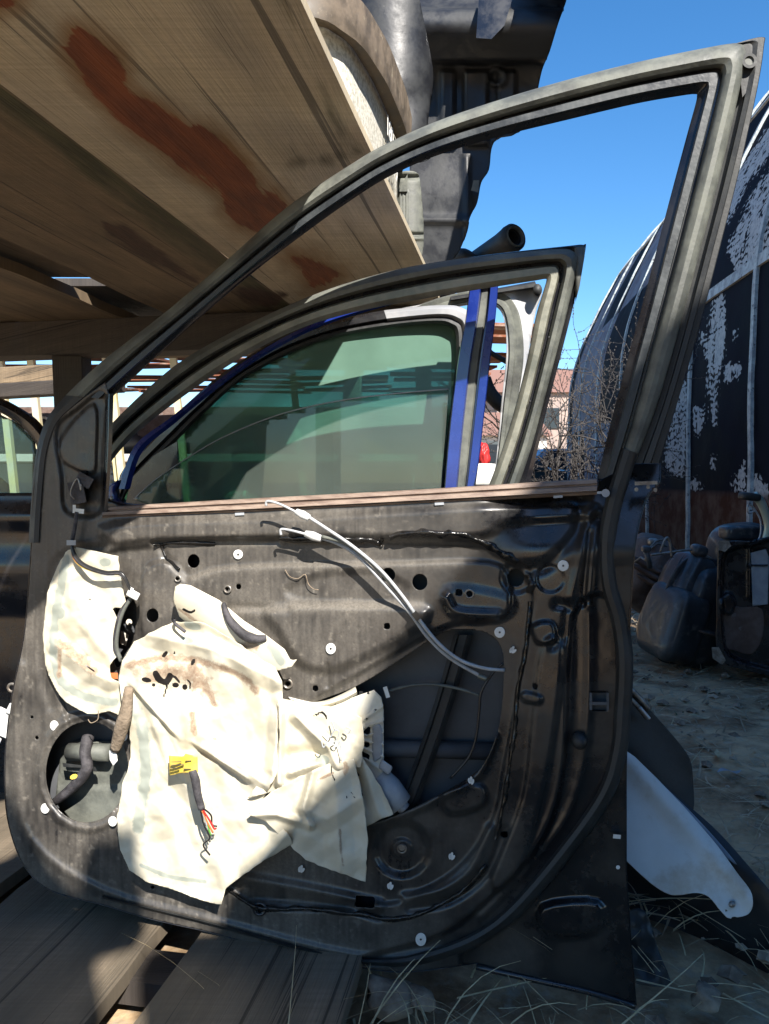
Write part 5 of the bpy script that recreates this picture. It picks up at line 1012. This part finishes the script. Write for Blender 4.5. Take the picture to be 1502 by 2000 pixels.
house(6.2, 46, 5.5, 7, 3.2, M['pale'], 1.6, 'low pale house with a red roof, left of the pink one')
M['carwhite'] = mk('white_car_paint', (.6, .62, .6), None, r1=.25, coat=.5)[0]; M['carblue'] = mk('pale_blue_car_paint', (.18, .30, .42), None, r1=.25, coat=.5)[0]; M['cardark'] = mk('dark_green_car_paint', (.02, .035, .04), None, r1=.25, coat=.5)[0]; M['cred'] = mk('red_car_paint', (.3, .03, .04), None, r1=.25, coat=.5)[0]
M['tyre'] = mk('tyre', (.02, .02, .02), None, r1=.8)[0]
def car(x, y, rz, mat, lab, s=1.0):
    t = thing('parked_car', lab, 'car', (x, y, 0)); ca_, sa_ = math.cos(rz), math.sin(rz)
    def T(p): return (x+s*(p[0]*ca_-p[1]*sa_), y+s*(p[0]*sa_+p[1]*ca_), s*p[2])
    pr = [(-2.1, .35), (-2.15, .7), (-2.0, .88), (-1.35, .95), (-.8, 1.38), (.7, 1.42), (1.35, .95), (2.0, .85), (2.12, .6), (2.1, .35)]
    V = []; 
    for w_ in (-.82, -.72, .72, .82):
        for a, b in pr: V.append(T((a, w_*(1 if b < 1 else .86), b if abs(w_) < .8 else min(b, .9)+(0 if b < 1 else .0)*1)))
    m = len(pr); Fs = [(k*m+i, k*m+i+1, (k+1)*m+i+1, (k+1)*m+i) for k in range(3) for i in range(m-1)]+[tuple(range(m)), tuple(3*m+i for i in range(m))[::-1]]
    sharp(mesh('body', V, Fs, mat, t), 30)
    for sd in (-1, 1):
        for a0, a1, b0, b1 in ((-1.2, -.72, -.1, -.1), (0, 0, 1.15, .68)): mesh('side_window', [T((a0, sd*.80, .97)), T((b0, sd*.80, .97)), T((b1, sd*.70, 1.34)), T((a1, sd*.70, 1.34))], [(0, 1, 2, 3)], M['win'], t, False)
        for a in (-1.3, 1.3):
            n = 16; V = [T((a+.32*math.cos(2*math.pi*k/n), sd*w_, .32+.32*math.sin(2*math.pi*k/n))) for w_ in (.62, .84) for k in range(n)]
            mesh('wheel', V, [(k, (k+1) % n, n+(k+1) % n, n+k) for k in range(n)]+[tuple(range(n)), tuple(range(n, 2*n))], M['tyre'], t, False)
    mesh('windscreen', [T((-1.33, -.66, .97)), T((-1.33, .66, .97)), T((-.82, .58, 1.36)), T((-.82, -.58, 1.36))], [(0, 1, 2, 3)], M['win'], t, False)
    mesh('rear_window', [T((1.33, -.66, .97)), T((1.33, .66, .97)), T((.74, .58, 1.38)), T((.74, -.58, 1.38))], [(0, 3, 2, 1)], M['win'], t, False)
car(3.9, 17.0, .35, M['carblue'], 'pale blue car wreck beyond the bush, left of the hangar'); car(4.6, 23.5, .1, M['carwhite'], 'white car parked behind the pale blue one'); car(7.4, 36, .2, M['cred'], 'dark red car far away in front of the houses')
car(-4.6, 9.0, .25, M['carwhite'], 'white car behind the door at the far left'); car(-1.4, 11.5, .1, M['cardark'], 'dark car deep in the yard behind the doors'); car(1.4, 14.0, .2, M['cardark'], 'dark green car seen through the gap under the silver door frame')
# far rack with rusty slatted roof, poles and scrap
M['rustroof'] = mk('rusty_sheet', (.26, .09, .045), (.16, .06, .035), 4, .8, .9, c3=(.42, .36, .30), sc3=6, lo3=.55, hi3=.7)[0]
M['yellowpole'] = mk('pale_timber_pole', (.55, .48, .24), (.5, .45, .35), 6, .7)[0]
fr = thing('far_scrap_rack', 'open scrap rack with a rusty corrugated roof seen under the timber rack', 'rack', (-2.2, 6, 0))
rp = []
for j in range(9):
    y0 = 4.6+j*.52; z0 = 1.66+.012*j
    for i in range(7):
        x0 = -5.6+i*.95+(RNG.rand()-.5)*.1; rp.append(box((x0+.45, y0+.26, z0+(RNG.rand()-.5)*.05), .94, .49, .02, (1, 0, .03*(RNG.rand()-.5)*3), (0, 1, .09), (0, -.09, 1)))
multi('rusty_roof', rp, M['rustroof'], fr, False)
for x, y in ((-2.4, 5.0), (-2.2, 5.0), (-1.69, 5.0), (-1.28, 5.0), (-4.75, 4.9), (-3.55, 5.2), (-2.55, 5.0), (-1.75, 5.1), (-.55, 5.3), (.35, 5.6)):
    multi('pole', [bar((x-.1, y, 1.66), (x+.05, y, 0), .042)], M['yellowpole'], fr, False)
multi('back_boards', [box((-2.6, 9.6, .8), 7.4, .1, 1.64)], M['rusty'], fr, False)
multi('brace', [bar((-4.2, 4.8, .9), (-3.0, 4.8, 1.66), .06)], M['yellowpole'], fr, False)
multi('shelf', [box((-2.6, 5.6, .86), 6.4, .8, .05), box((-2.6, 5.6, .42), 6.4, .8, .05)], M['pale'], fr, False)
mm_ = ['tank', 'greyplastic', 'rusty', 'teal', 'blackplastic', 'rubber_dusty', 'orange', 'palemetal']
adj = ['large', 'small', 'flat', 'round', 'tilted', 'dented', 'upright', 'bent']; kinds = [('engine_part', 'engine part', 'engine part'), ('scrap_panel', 'panel', 'scrap panel')]
col_ = {'tank': 'black', 'greyplastic': 'grey', 'rusty': 'rusty', 'teal': 'dark teal', 'blackplastic': 'scuffed black', 'rubber_dusty': 'dusty grey', 'orange': 'orange', 'palemetal': 'pale'}
RN = ['first', 'second', 'third', 'fourth', 'fifth', 'sixth', 'seventh', 'eighth', 'ninth', 'tenth', 'eleventh', 'twelfth', 'thirteenth']
for lv, z in (('upper', .885), ('lower', .445)):
    for i in range(13):
        x = -5.4+i*.44; a = RNG.rand(6); mt = mm_[int(a[0]*len(mm_)) % len(mm_)]; r_ = (.09+.10*a[1], .10+.08*a[2], .06+.09*a[3])
        V, Fs = lump((x, 5.45+.2*a[4], z+r_[2]), r_, 2.2+3*a[5], (0, a[1], a[2]*2), 18, 10, .4, i)
        tag(mesh('scrap_part', V, Fs, M[mt], None), '%s scrap part on the %s shelf of the far rack, %s from left' % (col_[mt], lv, RN[i]), 'engine part', 'scrap parts on the far rack')
# bare bush
def bush(cx, cy, n, lab, spread, hmax, seed):
    r = np.random.RandomState(seed); parts = []; t = thing('bare_bush', lab, 'bush', (cx, cy, 0)); buds = []
    def br(p, d, L, rad, lv):
        k = 7; P = [p]; 
        for j in range(k): d = d+(r.rand(3)-.5)*.42+[0, 0, .03]; d = d/np.linalg.norm(d); P.append(P[-1]+d*L/k)
        P = np.array(P); V, Fs = tube('x', P, [rad, rad*.45], None, n=4, pts_only=True); parts.append((V, Fs))
        if lv >= 2:
            for j in range(2, k+1):
                for s_ in (0, .5): c = P[j]*(1-s_)+P[j-1]*s_; r.rand() < .5 and buds.append(box(c+(r.rand(3)-.5)*.012, .007, .007, .010))
        if lv < 3:
            for j in range(2, k+1):
                for _ in range(1 if lv else 2):
                    if r.rand() < .72: q = d*.5+(r.rand(3)-.5)*1.5; q = q/np.linalg.norm(q); br(P[j], q, L*(.45+.3*r.rand()), rad*.5, lv+1)
    for i in range(n):
        a = (r.rand(3)-.5)*[spread, spread, 0]+[0, 0, 1.0]; br(np.array([cx+(r.rand()-.5)*.5, cy+(r.rand()-.5)*.5, 0]), a/np.linalg.norm(a), hmax*(.6+.4*r.rand()), .017, 0)
    multi('branches', parts, M['twig'], t); multi('buds', buds, M['twig'], t, False)
M['twig'] = mk('bare_twig', (.03, .027, .027), (.06, .055, .052), 20, .8)[0]
bush(1.45, 6.6, 3, 'bare budding bush between the doors and the hangar', .55, 1.35, 4)
bush(1.95, 7.6, 3, 'second bare bush close against the hangar wall', .5, 1.7, 9)
# ================================================================== ADDED SHADE BOARD BEHIND THE CAMERA (unseen, cut to shade the door's lower right)
YO = -1.0
lit = [(2600, -700), (1700, 262), (1330, 600), (1165, 800), (1010, 975), (860, 1160), (768, 1255), (728, 1330), (712, 1440), (660, 1520), (560, 1620), (455, 1735), (428, 1815), (340, 1828), (286, 1872), (290, 1950), (296, 2110), (222, 2110), (190, 1920), (196, 1850), (290, 1806), (272, 1712), (268, 1640), (180, 1640), (180, 1768), (100, 1690), (10, 1530), (-16, 1580), (-80, 1640), (-400, 1560), (-400, 1250)]
pts = []
for a, b in lit:
    p = D1(float(a), float(b)); t = (p[1]-YO)/(-SUN.y); pts.append(p+np.array(SUN)*t)
pts = np.array(pts); x0 = pts[-1][0]-1.2; x1 = pts[0][0]
poly = [(2.9, 4.7), (1.6, 4.0)]+[(p[0], p[2]) for p in pts[1:]]+[(x0, pts[-1][2]+.1), (x0, 1.60), (.1, 1.60), (.1, 0), (2.9, 0)]
V = [(a, YO, b) for a, b in poly]+[(a, YO-.05, b) for a, b in poly]; n = len(poly)
bd = mesh('shade_board', V, [tuple(range(n)), tuple(range(n, 2*n))[::-1]]+[(i, (i+1) % n, n+(i+1) % n, n+i) for i in range(n)], M['wood_black'], None, False, uv=np.array([(v[2], v[0]) for v in V]))
tag(bd, 'unseen dark board added behind the camera to shade the door', 'boarding')
for x, lab in ((x0+.1, 'left'), (x1-.1, 'right')): v, f = box((x, YO-.1, 1.4), .1, .1, 2.8); tag(mesh('shade_board_post', v, f, M['wood_black'], None, False, uv=np.array([(q[2], q[0]) for q in v])), lab+' post added under the unseen shade board behind the camera', 'post')
#EOF3
